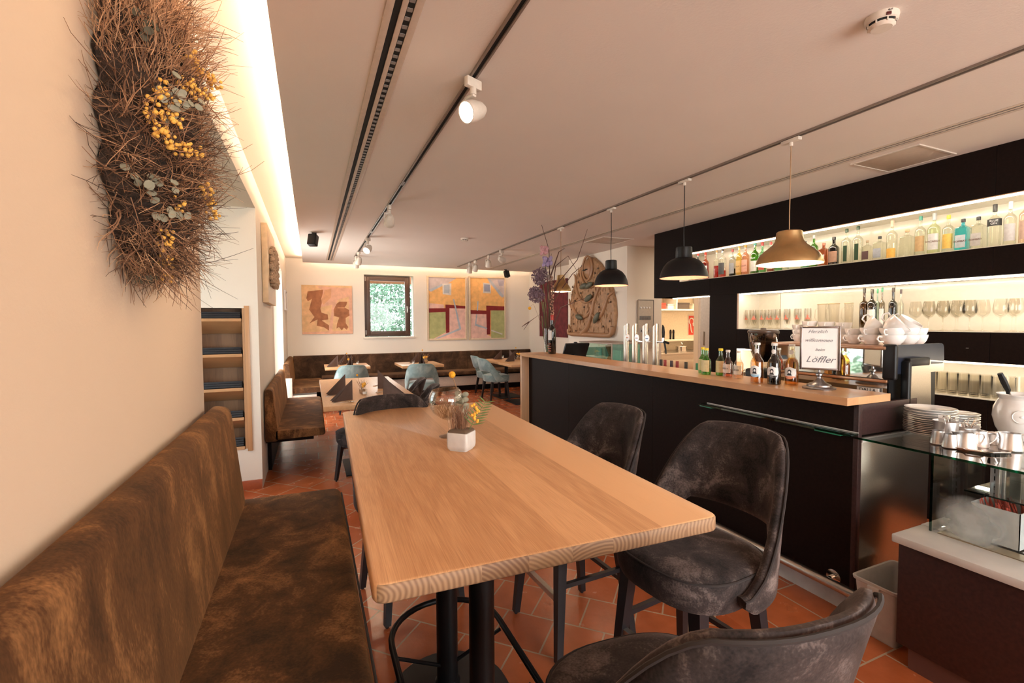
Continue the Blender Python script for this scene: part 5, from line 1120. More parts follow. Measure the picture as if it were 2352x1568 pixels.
SPEC = [
 ('round', DG, RD, None, None, None, 'green bottle with red cap, leftmost on the top shelf beside the black lamp'),
 ('round', (0.06, 0.04, 0.02), RD, W_, None, None, 'very dark bottle with red cap on the top shelf just right of the black lamp'),
 ('round', (0.85, 0.35, 0.18), RD, W_, ((0.75, 0.16, 0.06), 0.6), None, 'bottle of red orange aperitif with a red cap and pale label'),
 ('slim', CL, (0.6, 0.35, 0.15), None, ((0.85, 0.10, 0.06), 0.44), None, 'slim clear bottle half filled with red and closed by a cork'),
 ('dome', CL, K_, (0.08, 0.08, 0.08), ((0.9, 0.25, 0.2), 0.25), None, 'wide clear bottle with a little pink liquor and black cap'),
 ('round', (0.8, 0.8, 0.78), (0.35, 0.04, 0.04), (0.35, 0.35, 0.36), ((0.05, 0.02, 0.03), 0.30), None, 'clear bottle holding dark liquor with a grey label and red neck'),
 ('round', (0.95, 0.80, 0.35), GD, (0.70, 0.45, 0.18), None, 'LILLET', 'golden aperitif bottle, left of the pair with gold caps'),
 ('round', (0.95, 0.62, 0.50), GD, (0.75, 0.38, 0.28), None, 'LILLET', 'rose aperitif bottle, right of the pair with gold caps'),
 ('round', GR, (0.08, 0.35, 0.30), W_, None, 'PRAT', 'bright green vermouth bottle with teal cap'),
 ('slim', LG, (0.5, 0.05, 0.05), (0.55, 0.08, 0.05), None, None, 'pale green bottle with red label and red cap'),
 ('dome', CL, (0.60, 0.08, 0.08), (0.70, 0.62, 0.58), ((0.8, 0.35, 0.25), 0.12), None, 'clear bottle with red capsule and white label'),
 ('dome', LG, K_, (0.20, 0.10, 0.08), None, None, 'mint green bottle with black cap left of the big brass lamp'),
 ('round', CL, RD, None, None, None, 'bottle with red cap mostly hidden by the big brass lamp'),
 ('round', (0.35, 0.75, 0.55), K_, None, None, None, 'teal green bottle just right of the big brass lamp'),
 ('dome', GR, (0.45, 0.42, 0.40), W_, None, None, 'green bottle with silver neck and white label'),
 ('square', (0.75, 0.35, 0.18), (0.45, 0.14, 0.08), W_, None, None, 'short square amber liqueur bottle with red cap'),
 ('round', (0.05, 0.035, 0.025), K_, (0.40, 0.22, 0.14), None, None, 'dark brown cream liqueur bottle with black neck'),
 ('dome', CL, (0.03, 0.06, 0.03), (0.02, 0.05, 0.02), None, None, 'clear gin bottle with narrow dark green label, left of two'),
 ('dome', CL, (0.03, 0.06, 0.03), (0.02, 0.05, 0.02), None, None, 'clear gin bottle with narrow dark green label, right of two'),
 ('square', CL, (0.35, 0.25, 0.15), (0.10, 0.05, 0.05), None, None, 'small square clear bottle with dark brown label'),
 ('square', CL, K_, (0.38, 0.40, 0.45), None, None, 'small square clear bottle with blue grey label and black cap'),
 ('dome', CL, (0.60, 0.36, 0.26), (0.75, 0.42, 0.08), None, None, 'clear bottle with a yellow label near its foot and copper neck'),
 ('square', CL, (0.50, 0.32, 0.18), None, None, None, 'plain clear square bottle with wooden stopper'),
 ('dome', CL, (0.05, 0.25, 0.18), (0.50, 0.33, 0.16), None, None, 'clear bottle with tan and teal label and green cap'),
 ('dome', (0.90, 0.95, 0.75), (0.35, 0.35, 0.35), (0.60, 0.58, 0.56), None, 'BACARDI', 'pale green rum bottle with silver cap'),
 ('dome', CL, (0.65, 0.45, 0.04), (0.70, 0.45, 0.10), None, None, 'clear gin bottle with yellow label and yellow cap'),
 ('square', (0.25, 0.80, 0.90), K_, (0.50, 0.55, 0.58), None, 'BOMBAY', 'sky blue square gin bottle'),
 ('square', CL, K_, (0.48, 0.45, 0.43), None, 'BOMBAY', 'clear square gin bottle right of the blue one'),
 ('dome', CL, K_, (0.03, 0.03, 0.03), None, 'BLUE\nGIN', 'clear gin bottle with black band label and tall black cap'),
 ('dome', CL, (0.70, 0.68, 0.62), (0.52, 0.50, 0.50), None, None, 'clear bottle with long clear stopper and grey label'),
 ('dome', (0.92, 0.80, 0.70), (0.35, 0.18, 0.10), (0.55, 0.38, 0.30), None, None, 'bottle with rosy label cut by the right edge of the photo')]
ZN1 = 2.001
for i, ((y, h, r_), (kind, gc, cc, lc, fl, wd, lb)) in enumerate(zip(TOP, SPEC)):
    kw = {}
    if wd == 'BLUE\nGIN': kw = dict(lz=(0.50, 0.66), lw_=1.3)
    elif lc and i in (17, 18): kw = dict(lz=(0.08, 0.52), lw_=0.38)
    elif i == 21: kw = dict(lz=(0.04, 0.28))
    wm = PAPER if wd in ('BLUE\nGIN', 'PRAT') else plain('brown_ink', (0.15, 0.05, 0.03), 0.7)
    if wd == 'PRAT': kw = dict(lz=(0.10, 0.42)); wd = ('PRAT', 0.50)
    b_ = bottle('liquor_bottle', lb, (4.40, y, ZN1), r_*0.92, h, kind, gc, cc, lc, 'liquor bottles on the top shelf', fill=fl, words=wd, wcol=wm, wsize=min(0.026, r_*0.48), capn=0.16 if i in (21, 24, 28, 29) else 0.09, **kw)
# middle niche bottles
for (y, h, r_), (kind, gc, cc, lc, lb) in zip([(2.487, 0.358, 0.032), (2.426, 0.346, 0.036), (2.385, 0.348, 0.018), (2.350, 0.356, 0.020), (2.315, 0.245, 0.015), (2.270, 0.348, 0.028), (2.215, 0.331, 0.021)],
    [('slim', (0.28, 0.17, 0.03), (0.05, 0.04, 0.03), None, 'slim brown bottle, leftmost of the dark group on the middle shelf'), ('dome', (0.16, 0.11, 0.04), (0.06, 0.05, 0.03), W_, 'wider matt olive bottle on the middle shelf'), ('slim', (0.7, 0.8, 0.7), (0.05, 0.30, 0.12), None, 'thin clear bottle with green cap on the middle shelf'),
     ('slim', (0.55, 0.50, 0.40), (0.06, 0.30, 0.14), W_, 'thin bottle with white label and green capsule on the middle shelf'), ('round', (0.10, 0.05, 0.03), (0.2, 0.02, 0.02), None, 'short dark bottle in the middle shelf group'), ('slim', (0.05, 0.04, 0.02), (0.05, 0.03, 0.02), None, 'slim black bottle, tallest at the right of the dark group'), ('round', CL, (0.08, 0.05, 0.05), None, 'clear bottle with black and red cap on the middle shelf')]):
    bottle('spirit_bottle', lb, (4.40 if 'short' not in lb else 4.46, y, 1.421), r_, h, kind, gc, cc, lc, 'bottles on the middle shelf')
SGL = glass('shelf_glass', (0.985, 0.975, 0.95), gloss=0.035, rough=0.1)
def wine_proto():
    t = thing('wine_glass', 'x', 'wine glass', (0, 0, 0), 0, 'wine glasses on the middle shelf')
    MB().lathe([(0.004, 0.095), (0.022, 0.105), (0.038, 0.130), (0.041, 0.155), (0.036, 0.195), (0.031, 0.225), (0.030, 0.225), (0.035, 0.195), (0.040, 0.155), (0.036, 0.131), (0.0, 0.100)], n=22, cap=False).build('bowl', SGL, t)
    MB().lathe([(0, 0), (0.033, 0), (0.031, 0.003), (0.006, 0.008), (0.0035, 0.02), (0.0035, 0.085), (0.007, 0.098)], n=18, cap=False).build('stem', SGL, t)
    return t
gp_ = None; WINE = [2.083, 2.041, 1.997, 1.951, 1.911, 1.875, 1.824, 1.795, 1.756, 1.722, 1.595, 1.568, 1.519]
wp = wine_proto()
for i, y in enumerate(WINE):
    x = 4.34+0.09*(i % 2)
    lb = ('wine glass, %s from the left in the long row on the middle shelf' % ORD[i]) if i < 10 else ('wine glass, %s of three at the right end of the middle shelf' % ORD[i-10])
    if i == 0: wp.location = (x, y, 1.421); wp['label'] = lb
    else: dup(wp, (x, y, 1.421), 0, lb)
RG = plain('glass_red_print', (0.75, 0.20, 0.12), 0.6)
def beer_proto(red=True):
    t = thing('beer_glass', 'x', 'beer glass', (0, 0, 0), 0, 'printed beer glasses on the middle shelf')
    MB().lathe([(0, 0), (0.025, 0), (0.024, 0.004), (0.006, 0.012), (0.006, 0.03), (0.020, 0.045), (0.030, 0.09), (0.030, 0.13), (0.027, 0.20), (0.026, 0.20), (0.029, 0.13), (0.0, 0.045)], n=20, cap=False).build('glass_body', SGL, t)
    b_ = MB(); tq = bmesh.new(); A = [math.pi-0.6+0.12*i for i in range(11)]; 
    lo = [tq.verts.new((0.0312*math.cos(a), 0.0312*math.sin(a), 0.095)) for a in A]; hi = [tq.verts.new((0.0305*math.cos(a), 0.0305*math.sin(a), 0.108+0.035*math.exp(-((i-5)/1.5)**2))) for i, a in enumerate(A)]
    for i in range(10): tq.faces.new((lo[i], lo[i+1], hi[i+1], hi[i]))
    b_.merge(tq, 0, None, True); b_.build('red_print', RG, t)
    return t
bp_ = beer_proto(); RED_ = [3.59, 3.62, 3.55, 3.50, 3.44, 3.41, 3.365, 3.33, 3.275, 3.225, 3.167, 3.121, 3.05, 3.011, 2.955]
RED_ = sorted(set(RED_), reverse=True)
for i, y in enumerate(RED_):
    x = 4.36+0.085*(i % 2); lb = 'beer glass with red print, %s from the left end of the middle shelf' % ORD[i]
    if i == 0: bp_.location = (x, y, 1.421); bp_['label'] = lb
    else: o = dup(bp_, (x, y, 1.421), 0.3*(i % 3), lb)
def jug(y, lb, h=0.235, r_=0.035, handle=True):
    t = thing('glass_jug', lb, 'jug', (4.40, y, 1.421), 0, 'glass jugs on the middle shelf')
    MB().lathe([(0, 0), (r_*0.8, 0), (r_*0.85, 0.01), (r_, h*0.98), (r_*1.03, h), (r_*0.95, h*0.98), (r_*0.8, 0.015), (0, 0.015)], n=22, cap=False).build('glass_body', SGL, t)
    MB().tube([(0, r_*0.95, h*0.85), (0, r_+0.025, h*0.78), (0, r_+0.03, h*0.45), (0, r_*0.9, h*0.25)], 0.004, 6).build('jug_handle', SGL, t)
    MB().lathe([(r_*1.02, h-0.002), (r_*1.05, h), (r_*1.02, h+0.002)], n=22).build('rim', BRASS, t)
jug(2.84, 'glass jug with gold rim left of the sign on the middle shelf', r_=0.045); jug(2.74, 'glass jug with gold rim second from the left of the jugs', r_=0.045); jug(2.61, 'tall ribbed glass jug left of the dark bottles')
def tumbler_proto():
    t = thing('tumbler', 'x', 'tumbler', (0, 0, 0), 0, 'tumblers on the lower shelf')
    MB().lathe([(0, 0), (0.026, 0), (0.029, 0.01), (0.033, 0.155), (0.0315, 0.155), (0.0275, 0.015), (0, 0.014)], n=20, cap=False).build('glass_body', SGL, t)
    MB().lathe([(0, 0.003), (0.024, 0.003), (0.026, 0.013), (0, 0.013)], n=18, cap=False).build('glass_base', SGL, t); return t
tp_ = tumbler_proto(); k = 0
for row, x in enumerate((4.32, 4.42)):
    for i in range(9):
        y = 2.02-0.062*i-0.02*row; lb = 'clear tumbler, %s from the left in the %s row on the lower shelf' % (ORD[i], ('front', 'rear')[row])
        if k == 0: tp_.location = (x, y, 0.956); tp_['label'] = lb
        else: dup(tp_, (x, y, 0.956), 0, lb)
        k += 1

# ============================================================= THE BAR
t = thing('bar_counter', 'long dark bar with a thick oak top running from the right foreground', 'bar', (2.46, 0, 0))
BY0, BY1 = 1.405, 5.21
MB().prism(rounded([(-0.086, BY0, 0.004), (0.268, BY0, 0.004), (0.268, BY1, 0.004), (-0.102, BY1, 0.004)], k=2), 0.038, 'Z', base=1.087).build('bar_top', OAKB, t)
MB().box(-0.100, 0.268, BY1-0.042, BY1, 0, 1.086, bev=0.002).build('end_upright', OAKZ, t, 'oak upright closing the far end')
fp = MB()
for a, b_ in ((1.425, 2.9), (2.902, 4.2), (4.202, BY1-0.043)): fp.box(0, 0.02, a, b_, 0.115, 1.086)
fp.build('front_panel', BLACK, t)
MB().box(0.02, 0.268, 1.43, BY1-0.043, 0.115, 1.086).build('body', BLACK, t)
MB().box(0.045, 0.26, 1.46, BY1-0.043, 0, 0.115).build('kick_strip', plain('pale_stone_kick', (0.50, 0.50, 0.50), 0.5, noise=0.12, nscale=12), t, 'pale grey stone kick strip')
e = MB(); e.box(0, 0.030, 1.402, 1.425, 0.0, 1.086, bev=0.001).box(0.030, 0.50, 1.402, 1.425, 1.050, 1.086, bev=0.001); e.build('end_frame', PURP, t)
MB().box(0.030, 0.46, 1.412, 1.428, 0.93, 1.05).build('end_panel', PURP, t)
t2 = thing('undercounter_fridge', 'brushed steel fridge side at the near end of the bar, behind the bin', 'fridge', (2.49, 1.41, 0))
MB().box(0, 0.62, 0.0, 0.30, 0.10, 0.895, bev=0.003).build('steel_side', STEEL, t2); MB().box(0, 0.60, -0.012, 0.0, 0.897, 0.918).build('white_edge', PORC, t2, 'white edge strip on top'); MB().box(0.02, 0.6, 0.02, 0.28, 0, 0.10).build('base', BLKM, t2)
t = thing('glass_ledge', 'narrow green edged glass ledge along the near part of the bar front', 'shelf', (2.46, 1.90, 0.94))
MB().box(-0.062, -0.001, -0.50, 0.47, -0.005, 0.005).build('glass_top', glass('ledge_glass', (0.75, 0.90, 0.85), 0.12), t)
MB().box(-0.064, -0.060, -0.50, 0.47, -0.005, 0.005).box(-0.06, 0, 0.468, 0.472, -0.005, 0.005).build('green_edge', GREENG, t)
c_ = MB().box(-0.06, -0.001, 0.36, 0.46, -0.012, -0.006, bev=0.001); c_.build('clip', plain('green_clip', (0.02, 0.22, 0.12), 0.3), t)
MB().box(-0.06, -0.001, -0.45, -0.32, -0.012, -0.006, bev=0.001).build('clip', plain('green_clip', (0.02, 0.22, 0.12), 0.3), t)
MB().box(-0.004, -0.0005, -0.50, 0.45, 0.006, 0.010).build('seal', plain('pale_seal', (0.6, 0.6, 0.58), 0.4), t)
t = thing('foot_rail', 'round steel foot rail along the bottom of the bar', 'foot rail', (2.40, 0, 0.165))
MB().cyl((0, 1.36, 0), (0, 5.0, 0), 0.024, n=24).build('rail', STEEL, t)
for y in (1.50, 2.7, 3.9): MB().lathe([(0, 0), (0.036, 0), (0.036, -0.006), (0.012, -0.008), (0.011, -0.05), (0, -0.05)], n=24, M=Matrix.Translation((0.060, y, 0.012)) @ Matrix.Rotation(R_(90), 4, 'Y'), cap=False).build('wall_flange', CHROME, t)
# working counter behind
t = thing('work_counter', 'steel work counter behind the bar', 'counter', (3.02, 3.3, 0))
MB().box(-0.285, 0.30, -1.55, 1.85, 0.86, 0.90, bev=0.004).build('worktop', STEEL, t); MB().box(-0.28, 0.28, -1.55, 1.85, 0.08, 0.86).build('cabinet', STEEL, t); MB().box(-0.25, 0.25, -1.5, 1.8, 0, 0.08).build('plinth', BLKM, t)
MB().box(0.28, 0.30, -0.3, 1.0, 0.90, 1.00).build('upstand', STEEL, t)

# ------------------------------------------------------------- on the bar top
ZT = 1.1255
YC = (0.85, 0.62, 0.03)
def lemon_extra(t, r_, h): MB().lathe([(r_+0.001, h*0.16), (r_+0.001, h*0.20)], n=22, cap=False)
G = 'small soda bottles on the bar top'
DCL = (0.97, 0.93, 0.88)
bottle('soda_bottle', 'green lemonade bottle with yellow cap, farthest left of the small bottles', (2.616, 2.546, ZT), 0.031, 0.187, 'beer', (0.42, 0.78, 0.36), YC, (0.62, 0.56, 0.30), G, lz=(0.12, 0.55), lw_=1.2, capn=0.07, fill=((0.75, 0.92, 0.45), 0.62))
bottle('soda_bottle', 'green lemonade bottle with yellow cap, standing just in front of the farthest one', (2.555, 2.455, ZT), 0.031, 0.187, 'beer', (0.42, 0.78, 0.36), YC, (0.66, 0.60, 0.34), G, lz=(0.12, 0.55), lw_=1.2, capn=0.07, fill=((0.75, 0.92, 0.45), 0.62))
bottle('soda_bottle', 'green lemonade bottle with yellow cap touching the rose bottle', (2.598, 2.369, ZT), 0.031, 0.187, 'beer', (0.42, 0.78, 0.36), YC, (0.66, 0.60, 0.34), G, lz=(0.12, 0.55), lw_=1.2, capn=0.07, fill=((0.75, 0.92, 0.45), 0.62))
bottle('soda_bottle', 'small clear bottle of rose drink with white label and white cap', (2.572, 2.285, ZT), 0.030, 0.182, 'beer', DCL, (0.75, 0.73, 0.70), (0.72, 0.66, 0.62), G, lz=(0.16, 0.48), lw_=1.0, words='SILVA', wsize=0.016, capn=0.06, fill=((0.95, 0.50, 0.36), 0.60))
bottle('soda_bottle', 'small clear bottle of pale drink with white label, right of the rose one', (2.555, 2.185, ZT), 0.030, 0.182, 'beer', DCL, (0.75, 0.73, 0.70), (0.70, 0.70, 0.66), G, lz=(0.16, 0.48), lw_=1.0, words='SILVA', wsize=0.016, capn=0.06, fill=((0.97, 0.80, 0.66), 0.60))
def round_label(cband, cfig=INK, wd=None):
    def f_(t, r_, h):
        a0 = math.pi+0.33
        def patch(name, mt, R1, cz, rad, zlo=-9, w_=None):
            b_ = MB(); tq = bmesh.new(); N = 12; rows = []
            for j in range(9):
                z = cz-rad+2*rad*j/8; z = max(z, zlo) if zlo > -9 else z; hw = math.sqrt(max(0, rad*rad-(z-cz)**2))/R1
                rows.append([tq.verts.new((R1*math.cos(a0+hw*(2*i/N-1)), R1*math.sin(a0+hw*(2*i/N-1)), z)) for i in range(N+1)])
            for A, B in zip(rows, rows[1:]):
                for i in range(N): tq.faces.new((A[i], A[i+1], B[i+1], B[i]))
            bmesh.ops.remove_doubles(tq, verts=list(tq.verts), dist=1e-5); b_.merge(tq, 0, None, True); return b_.build(name, mt, t)
        patch('round_label', PAPER, r_+0.0010, h*0.30, 0.036)
        # coloured foot of the label
        b_ = MB(); tq = bmesh.new(); R1 = r_+0.0016; rows = []
        for j in range(5):
            z = h*0.30-0.036+0.017*j/4+0.0008; hw = math.sqrt(max(0, 0.036**2-(z-h*0.30)**2))/R1
            rows.append([tq.verts.new((R1*math.cos(a0+hw*(2*i/8-1)), R1*math.sin(a0+hw*(2*i/8-1)), z)) for i in range(9)])
        for A, B in zip(rows, rows[1:]):
            for i in range(8): tq.faces.new((A[i], A[i+1], B[i+1], B[i]))
        b_.merge(tq, 0, None, True); b_.build('label_band', cap_col(cband), t)
        # portrait mark: hair, face, shoulders
        Mx = frame_(((r_+0.0030)*math.cos(a0), (r_+0.0030)*math.sin(a0), h*0.30+0.004), (-math.sin(a0)*-1*-1, math.cos(a0), 0), (0, 0, 1))
        b_ = MB(); b_.prism([(0.010*math.cos(q), 0.004+0.013*math.sin(q)) for q in [2*math.pi*i/14 for i in range(14)]], 0.0004, 'Z', 0, Mx); b_.prism([(-0.013, -0.018), (0.013, -0.018), (0.008, -0.006), (-0.008, -0.006)], 0.0004, 'Z', 0, Mx); b_.prism([(0.0055*math.cos(q), 0.001+0.0075*math.sin(q)) for q in [2*math.pi*i/12 for i in range(12)]], 0.0004, 'Z', 1, Mx, base=0.0005); b_.build('portrait_mark', [INK, PAPER], t)
        patch('neck_label', PAPER, r_*0.43+0.0012, h*0.80, 0.014)
        if wd: text(wd, 0.007, frame_(((r_+0.0024)*math.cos(a0), (r_+0.0024)*math.sin(a0), h*0.30-0.027), (math.sin(a0)*-1, math.cos(a0), 0), (0, 0, 1)), PAPER, t)
    return f_
bottle('soda_bottle', 'tall amber soda bottle with round portrait label, left of the dark cola', (2.476, 1.985, ZT), 0.036, 0.245, 'beer', (0.97, 0.92, 0.80), (0.75, 0.73, 0.70), None, G, fill=((0.97, 0.70, 0.38), 0.66), capn=0.045, extra=round_label((0.35, 0.55, 0.70)))
bottle('soda_bottle', 'tall black cola bottle with round portrait label', (2.520, 1.905, ZT), 0.036, 0.243, 'beer', (0.10, 0.08, 0.08), (0.75, 0.73, 0.70), None, G, fill=((0.05, 0.02, 0.02), 0.66), capn=0.045, extra=round_label((0.03, 0.03, 0.03), wd='COLA'))
bottle('soda_bottle', 'tall orange soda bottle with round portrait label beside the welcome sign', (2.582, 1.840, ZT), 0.036, 0.240, 'beer', (0.97, 0.90, 0.72), (0.75, 0.73, 0.70), None, G, fill=((0.98, 0.72, 0.30), 0.66), capn=0.045, extra=round_label((0.75, 0.28, 0.15)))
bottle('wine_bottle', 'black wine bottle with red capsule and white label at the far end of the bar', (2.613, 4.85, ZT), 0.046, 0.46, 'wine', (0.03, 0.03, 0.02), (0.40, 0.03, 0.02), (0.62, 0.58, 0.55), 'wine bottles', lz=(0.36, 0.60), lw_=0.75, capn=0.13,
       extra=lambda t, r_, h: [MB().box(-0.001, 0.001, -0.004, 0.004, -0.004, 0.004).build('label_dot', cap_col((0.5, 0.12, 0.05)), t).__setattr__('matrix_local', Matrix.Translation(((r_+0.001)*math.cos(a), (r_+0.001)*math.sin(a), h*z)) @ Matrix.Rotation(a, 4, 'Z')) for z in (0.08, 0.14, 0.20, 0.26) for a in (math.pi-0.15, math.pi+0.15, math.pi+0.45, math.pi+0.75)])
# welcome sign
sd = Vector((2.577, 1.675, 0)).normalized(); rz = math.atan2(-sd.x, sd.y)
t = thing('table_sign', 'framed handwritten welcome sign on a turned silver foot on the bar', 'sign', (2.577, 1.675, ZT), rz)
PEW = plain('pewter', (0.28, 0.26, 0.26), 0.3, 1.0, noise=0.2)
MB().lathe([(0, 0), (0.079, 0), (0.080, 0.006), (0.070, 0.012), (0.060, 0.014), (0.058, 0.022), (0.048, 0.028), (0.030, 0.036), (0.020, 0.050), (0.010, 0.058), (0.009, 0.066), (0.017, 0.074), (0.016, 0.082), (0.007, 0.090), (0.006, 0.105), (0, 0.105)], n=36, cap=False).build('foot', PEW, t)
b = MB(); a, z0, z1 = 0.094, 0.103, 0.345
Mt = Matrix.Rotation(R_(0.5), 4, 'Y')
for q in ((-a, -a+0.011, z0, z1), (a-0.011, a, z0, z1), (-a+0.011, a-0.011, z0, z0+0.011), (-a+0.011, a-0.011, z1-0.011, z1)): b.box(q[0], q[1], -0.008, 0.008, q[2], q[3], bev=0.003)
b.build('picture_frame', PEW, t); MB().box(-a+0.011, a-0.011, -0.003, 0.003, z0+0.011, z1-0.011).build('card', PAPER, t)
for wd, sz, x, z in (('Herzlich', 0.026, -0.012, 0.315), ('willkommen', 0.026, -0.008, 0.267), ('beim', 0.022, 0.0, 0.215), ('Löffler', 0.050, 0.0, 0.160)):
    text(wd, sz, frame_((x, -0.0036, z), (1, 0, 0), (0, 0, 1)), plain('pencil_grey', (0.16, 0.16, 0.18), 0.7), t, name='handwriting', shear=0.45, ext=0.0002)
# flower vase at the far end
t = thing('flower_vase', 'narrow glass vase with purple allium balls and dry branches at the bar end', 'vase', (2.63, 5.0, ZT))
MB().lathe([(0, 0), (0.042, 0), (0.043, 0.004), (0.041, 0.30), (0.038, 0.30), (0.038, 0.012), (0, 0.01)], n=24, cap=False).build('glass_tube', GLASS, t)
rng = random.Random(77); b = MB()
R0 = Vector((0.88, -0.47, 0))
def V3(dx, dz, dy=0.0): return R0*dx + Vector((0.47, 0.88, 0))*dy + Vector((0, 0, dz))
STEMG = plain('green_stem', (0.10, 0.12, 0.035), 0.6); PUR = plain('allium_purple', (0.19, 0.12, 0.15), 0.8, noise=0.3, nscale=120)
for q in ([(0, 0.01), (-0.03, 0.35), (-0.08, 0.70)], [(0, 0.01), (-0.01, 0.45), (-0.06, 0.92)], [(0.01, 0.01), (0.03, 0.5), (0.0, 0.95), (-0.04, 1.10)], [(-.01, .01), (-.045, .2), (-.07, .45)], [(.01, .01), (.03, .25), (.05, .5)], [(-.01, .01), (-.02, .3), (-.05, .62)]):
    b.tube([V3(x, z, 0.01*i) for i, (x, z) in enumerate(q)], 0.005, 6)
b.build('green_stems', STEMG, t)
b = MB(); BRK = plain('branch_brown', (0.085, 0.035, 0.025), 0.75)
for q in ([(0.02, 0.02), (0.04, 0.5), (0.03, 0.95), (0.02, 1.25), (-0.09, 1.62)], [(0.02, 0.02), (0.05, 0.6), (0.10, 1.05), (0.25, 1.17), (0.36, 0.98)], [(0.0, 0.1), (0.02, 0.6), (0.13, 0.85), (0.36, 1.12), (0.48, 1.48)], [(-0.02, 0.1), (-0.05, 0.50), (-0.22, 0.38), (-0.29, 0.28)], [(-0.22, 0.38), (-0.27, 0.35), (-0.31, 0.32)], [(0.03, 0.3), (0.06, 0.62), (0.30, 0.95), (0.42, 1.05)], [(0.02, 0.02), (0.02, 0.5), (0.0, 0.8), (0.05, 1.2)], [(0.04, 0.1), (0.07, 0.45), (0.06, 0.9)], [(0.0, 0.1), (-0.02, 0.5), (0.03, 0.85)], [(0.03, 0.2), (0.16, 0.55), (0.45, 0.66)], [(0.03, 0.9), (0.14, 1.22), (0.21, 1.26)]):
    n_ = len(q); b.tube([V3(x, z, 0.015*math.sin(3*i)) for i, (x, z) in enumerate(q)], [0.009*(1-0.75*i/(n_-1)) for i in range(n_)], 6)
b.build('branches', BRK, t)
for dx, dz, rr in ((-0.03, 0.93, 0.105), (-0.075, 0.71, 0.10)):
    b = MB(); cc = V3(dx-0.06, dz)
    for i in range(420):
        v = Vector((rng.gauss(0, 1), rng.gauss(0, 1), rng.gauss(0, 1))).normalized(); b.ball(cc+v*rr*rng.uniform(0.70, 1.05), rng.uniform(0.004, 0.010), 5)
    b.ball(cc, rr*0.55, 12); b.build('allium_head', PUR, t)
b = MB()
for i in range(26): b.ball(V3(0.0+rng.uniform(-.05, .05), 1.10+rng.uniform(-.05, .06), rng.uniform(-.04, .04)), 0.024, 7)
b.build('lilac_bloom', plain('lilac_bloom', (0.36, 0.28, 0.46), 0.7, noise=0.2), t)
b = MB()
for i in range(18): b.ball(V3(-0.035+rng.uniform(-.035, .035), 1.24+rng.uniform(-.04, .04), rng.uniform(-.03, .03)), 0.024, 7)
b.build('pink_bloom', plain('pink_bloom', (0.60, 0.32, 0.34), 0.7, noise=0.2), t)
b = MB()
for i in range(60): b.ball(V3(0.055+rng.uniform(-.02, .02), 0.45+0.5*i/60, rng.uniform(-.02, .02)), rng.uniform(0.006, 0.014), 5)
b.build('seed_pods', plain('seed_pods', (0.38, 0.20, 0.14), 0.8, noise=0.3), t)
MB().ball(V3(-0.215, 0.545), 0.020, 10).build('yellow_ball', YELD, t)
MB().tube([V3(-0.04, 0.25), V3(-0.13, 0.50), V3(-0.17, 0.60), V3(-0.215, 0.56)], 0.0015, 4).build('yellow_ball_stem', STM, t)

# ------------------------------------------------------------- behind the bar
t = thing('beer_tap', 'row of four slanted steel beer columns with round badges behind the bar', 'beer tap', (3.02, 3.75, 0.90))
ys = (0.225, 0.085, -0.075, -0.225)
for k, y in enumerate(ys):
    lp = []
    for i in range(24):
        a = 2*math.pi*i/24; lp.append((0.029*math.cos(a), y+0.029*math.sin(a)))
    MB().loft([[(x, yy, 0) for x, yy in lp], [(x, yy, 0.560-0.022*((yy-y)/0.029)) for x, yy in lp]]).build('column', plain('tap_steel', (0.62, 0.55, 0.47), 0.28, 1.0), t)
for k, y in enumerate(((ys[0]+ys[1])/2, (ys[1]+ys[2])/2, (ys[2]+ys[3])/2)):
    Mx = Matrix.Translation((-0.035, y, 0.44)) @ Matrix.Rotation(R_(-90), 4, 'Y')
    MB().lathe([(0, 0), (0.034, 0), (0.036, 0.004), (0.033, 0.007), (0, 0.007)], n=28, M=Mx, cap=False).build('badge', PORC, t)
    MB().box(-0.0442, -0.0430, y-0.018, y+0.018, 0.432, 0.442).build('badge_print', cap_col(((0.45, 0.2, 0.1), (0.45, 0.25, 0.25), (0.15, 0.25, 0.5))[k]), t)
MB().box(-0.01, 0.01, -0.26, 0.26, 0.395, 0.415, bev=0.003).build('cross_bar', CHROME, t)
MB().cyl((0, -0.25, 0.41), (0, -0.34, 0.41), 0.012).lathe([(0, 0), (0.014, 0), (0.012, 0.04), (0.0, 0.04)], c=(0, -0.33, 0.41), n=12).build('tap_body', CHROME, t)
MB().tube([(0, -0.33, 0.445), (0, -0.33, 0.50), (0, -0.327, 0.55), (0, -0.32, 0.57)], [0.012, 0.015, 0.011, 0.004], 10).tube([(0, -0.31, 0.41), (0, -0.36, 0.41), (0, -0.40, 0.40)], 0.011, 8).tube([(0, -0.345, 0.41), (0, -0.365, 0.33), (0, -0.37, 0.30)], [0.009, 0.008, 0.006], 8).build('tap_handle', BLKM, t)
for y, c_, lb in ((3.424, (0.02, 0.02, 0.02), 'black bottle top just right of the beer columns'), (3.37, (0.30, 0.03, 0.03), 'dark red bottle top, second behind the bar'), (3.286, (0.04, 0.03, 0.04), 'black and brown bottle top, third behind the bar'), (3.215, (0.28, 0.03, 0.03), 'dark red bottle top, fourth behind the bar'), (3.109, (0.03, 0.03, 0.02), 'dark bottle top standing apart behind the bar'), (2.979, (0.03, 0.22, 0.10), 'green bottle top with red lid beside the lemonade bottles')):
    bottle('cooled_bottle', lb, (3.0, y, 0.9015), 0.028, 0.245, 'round', (0.05, 0.06, 0.03), c_, None, 'bottles standing behind the bar', capn=0.22, neck=0.44)
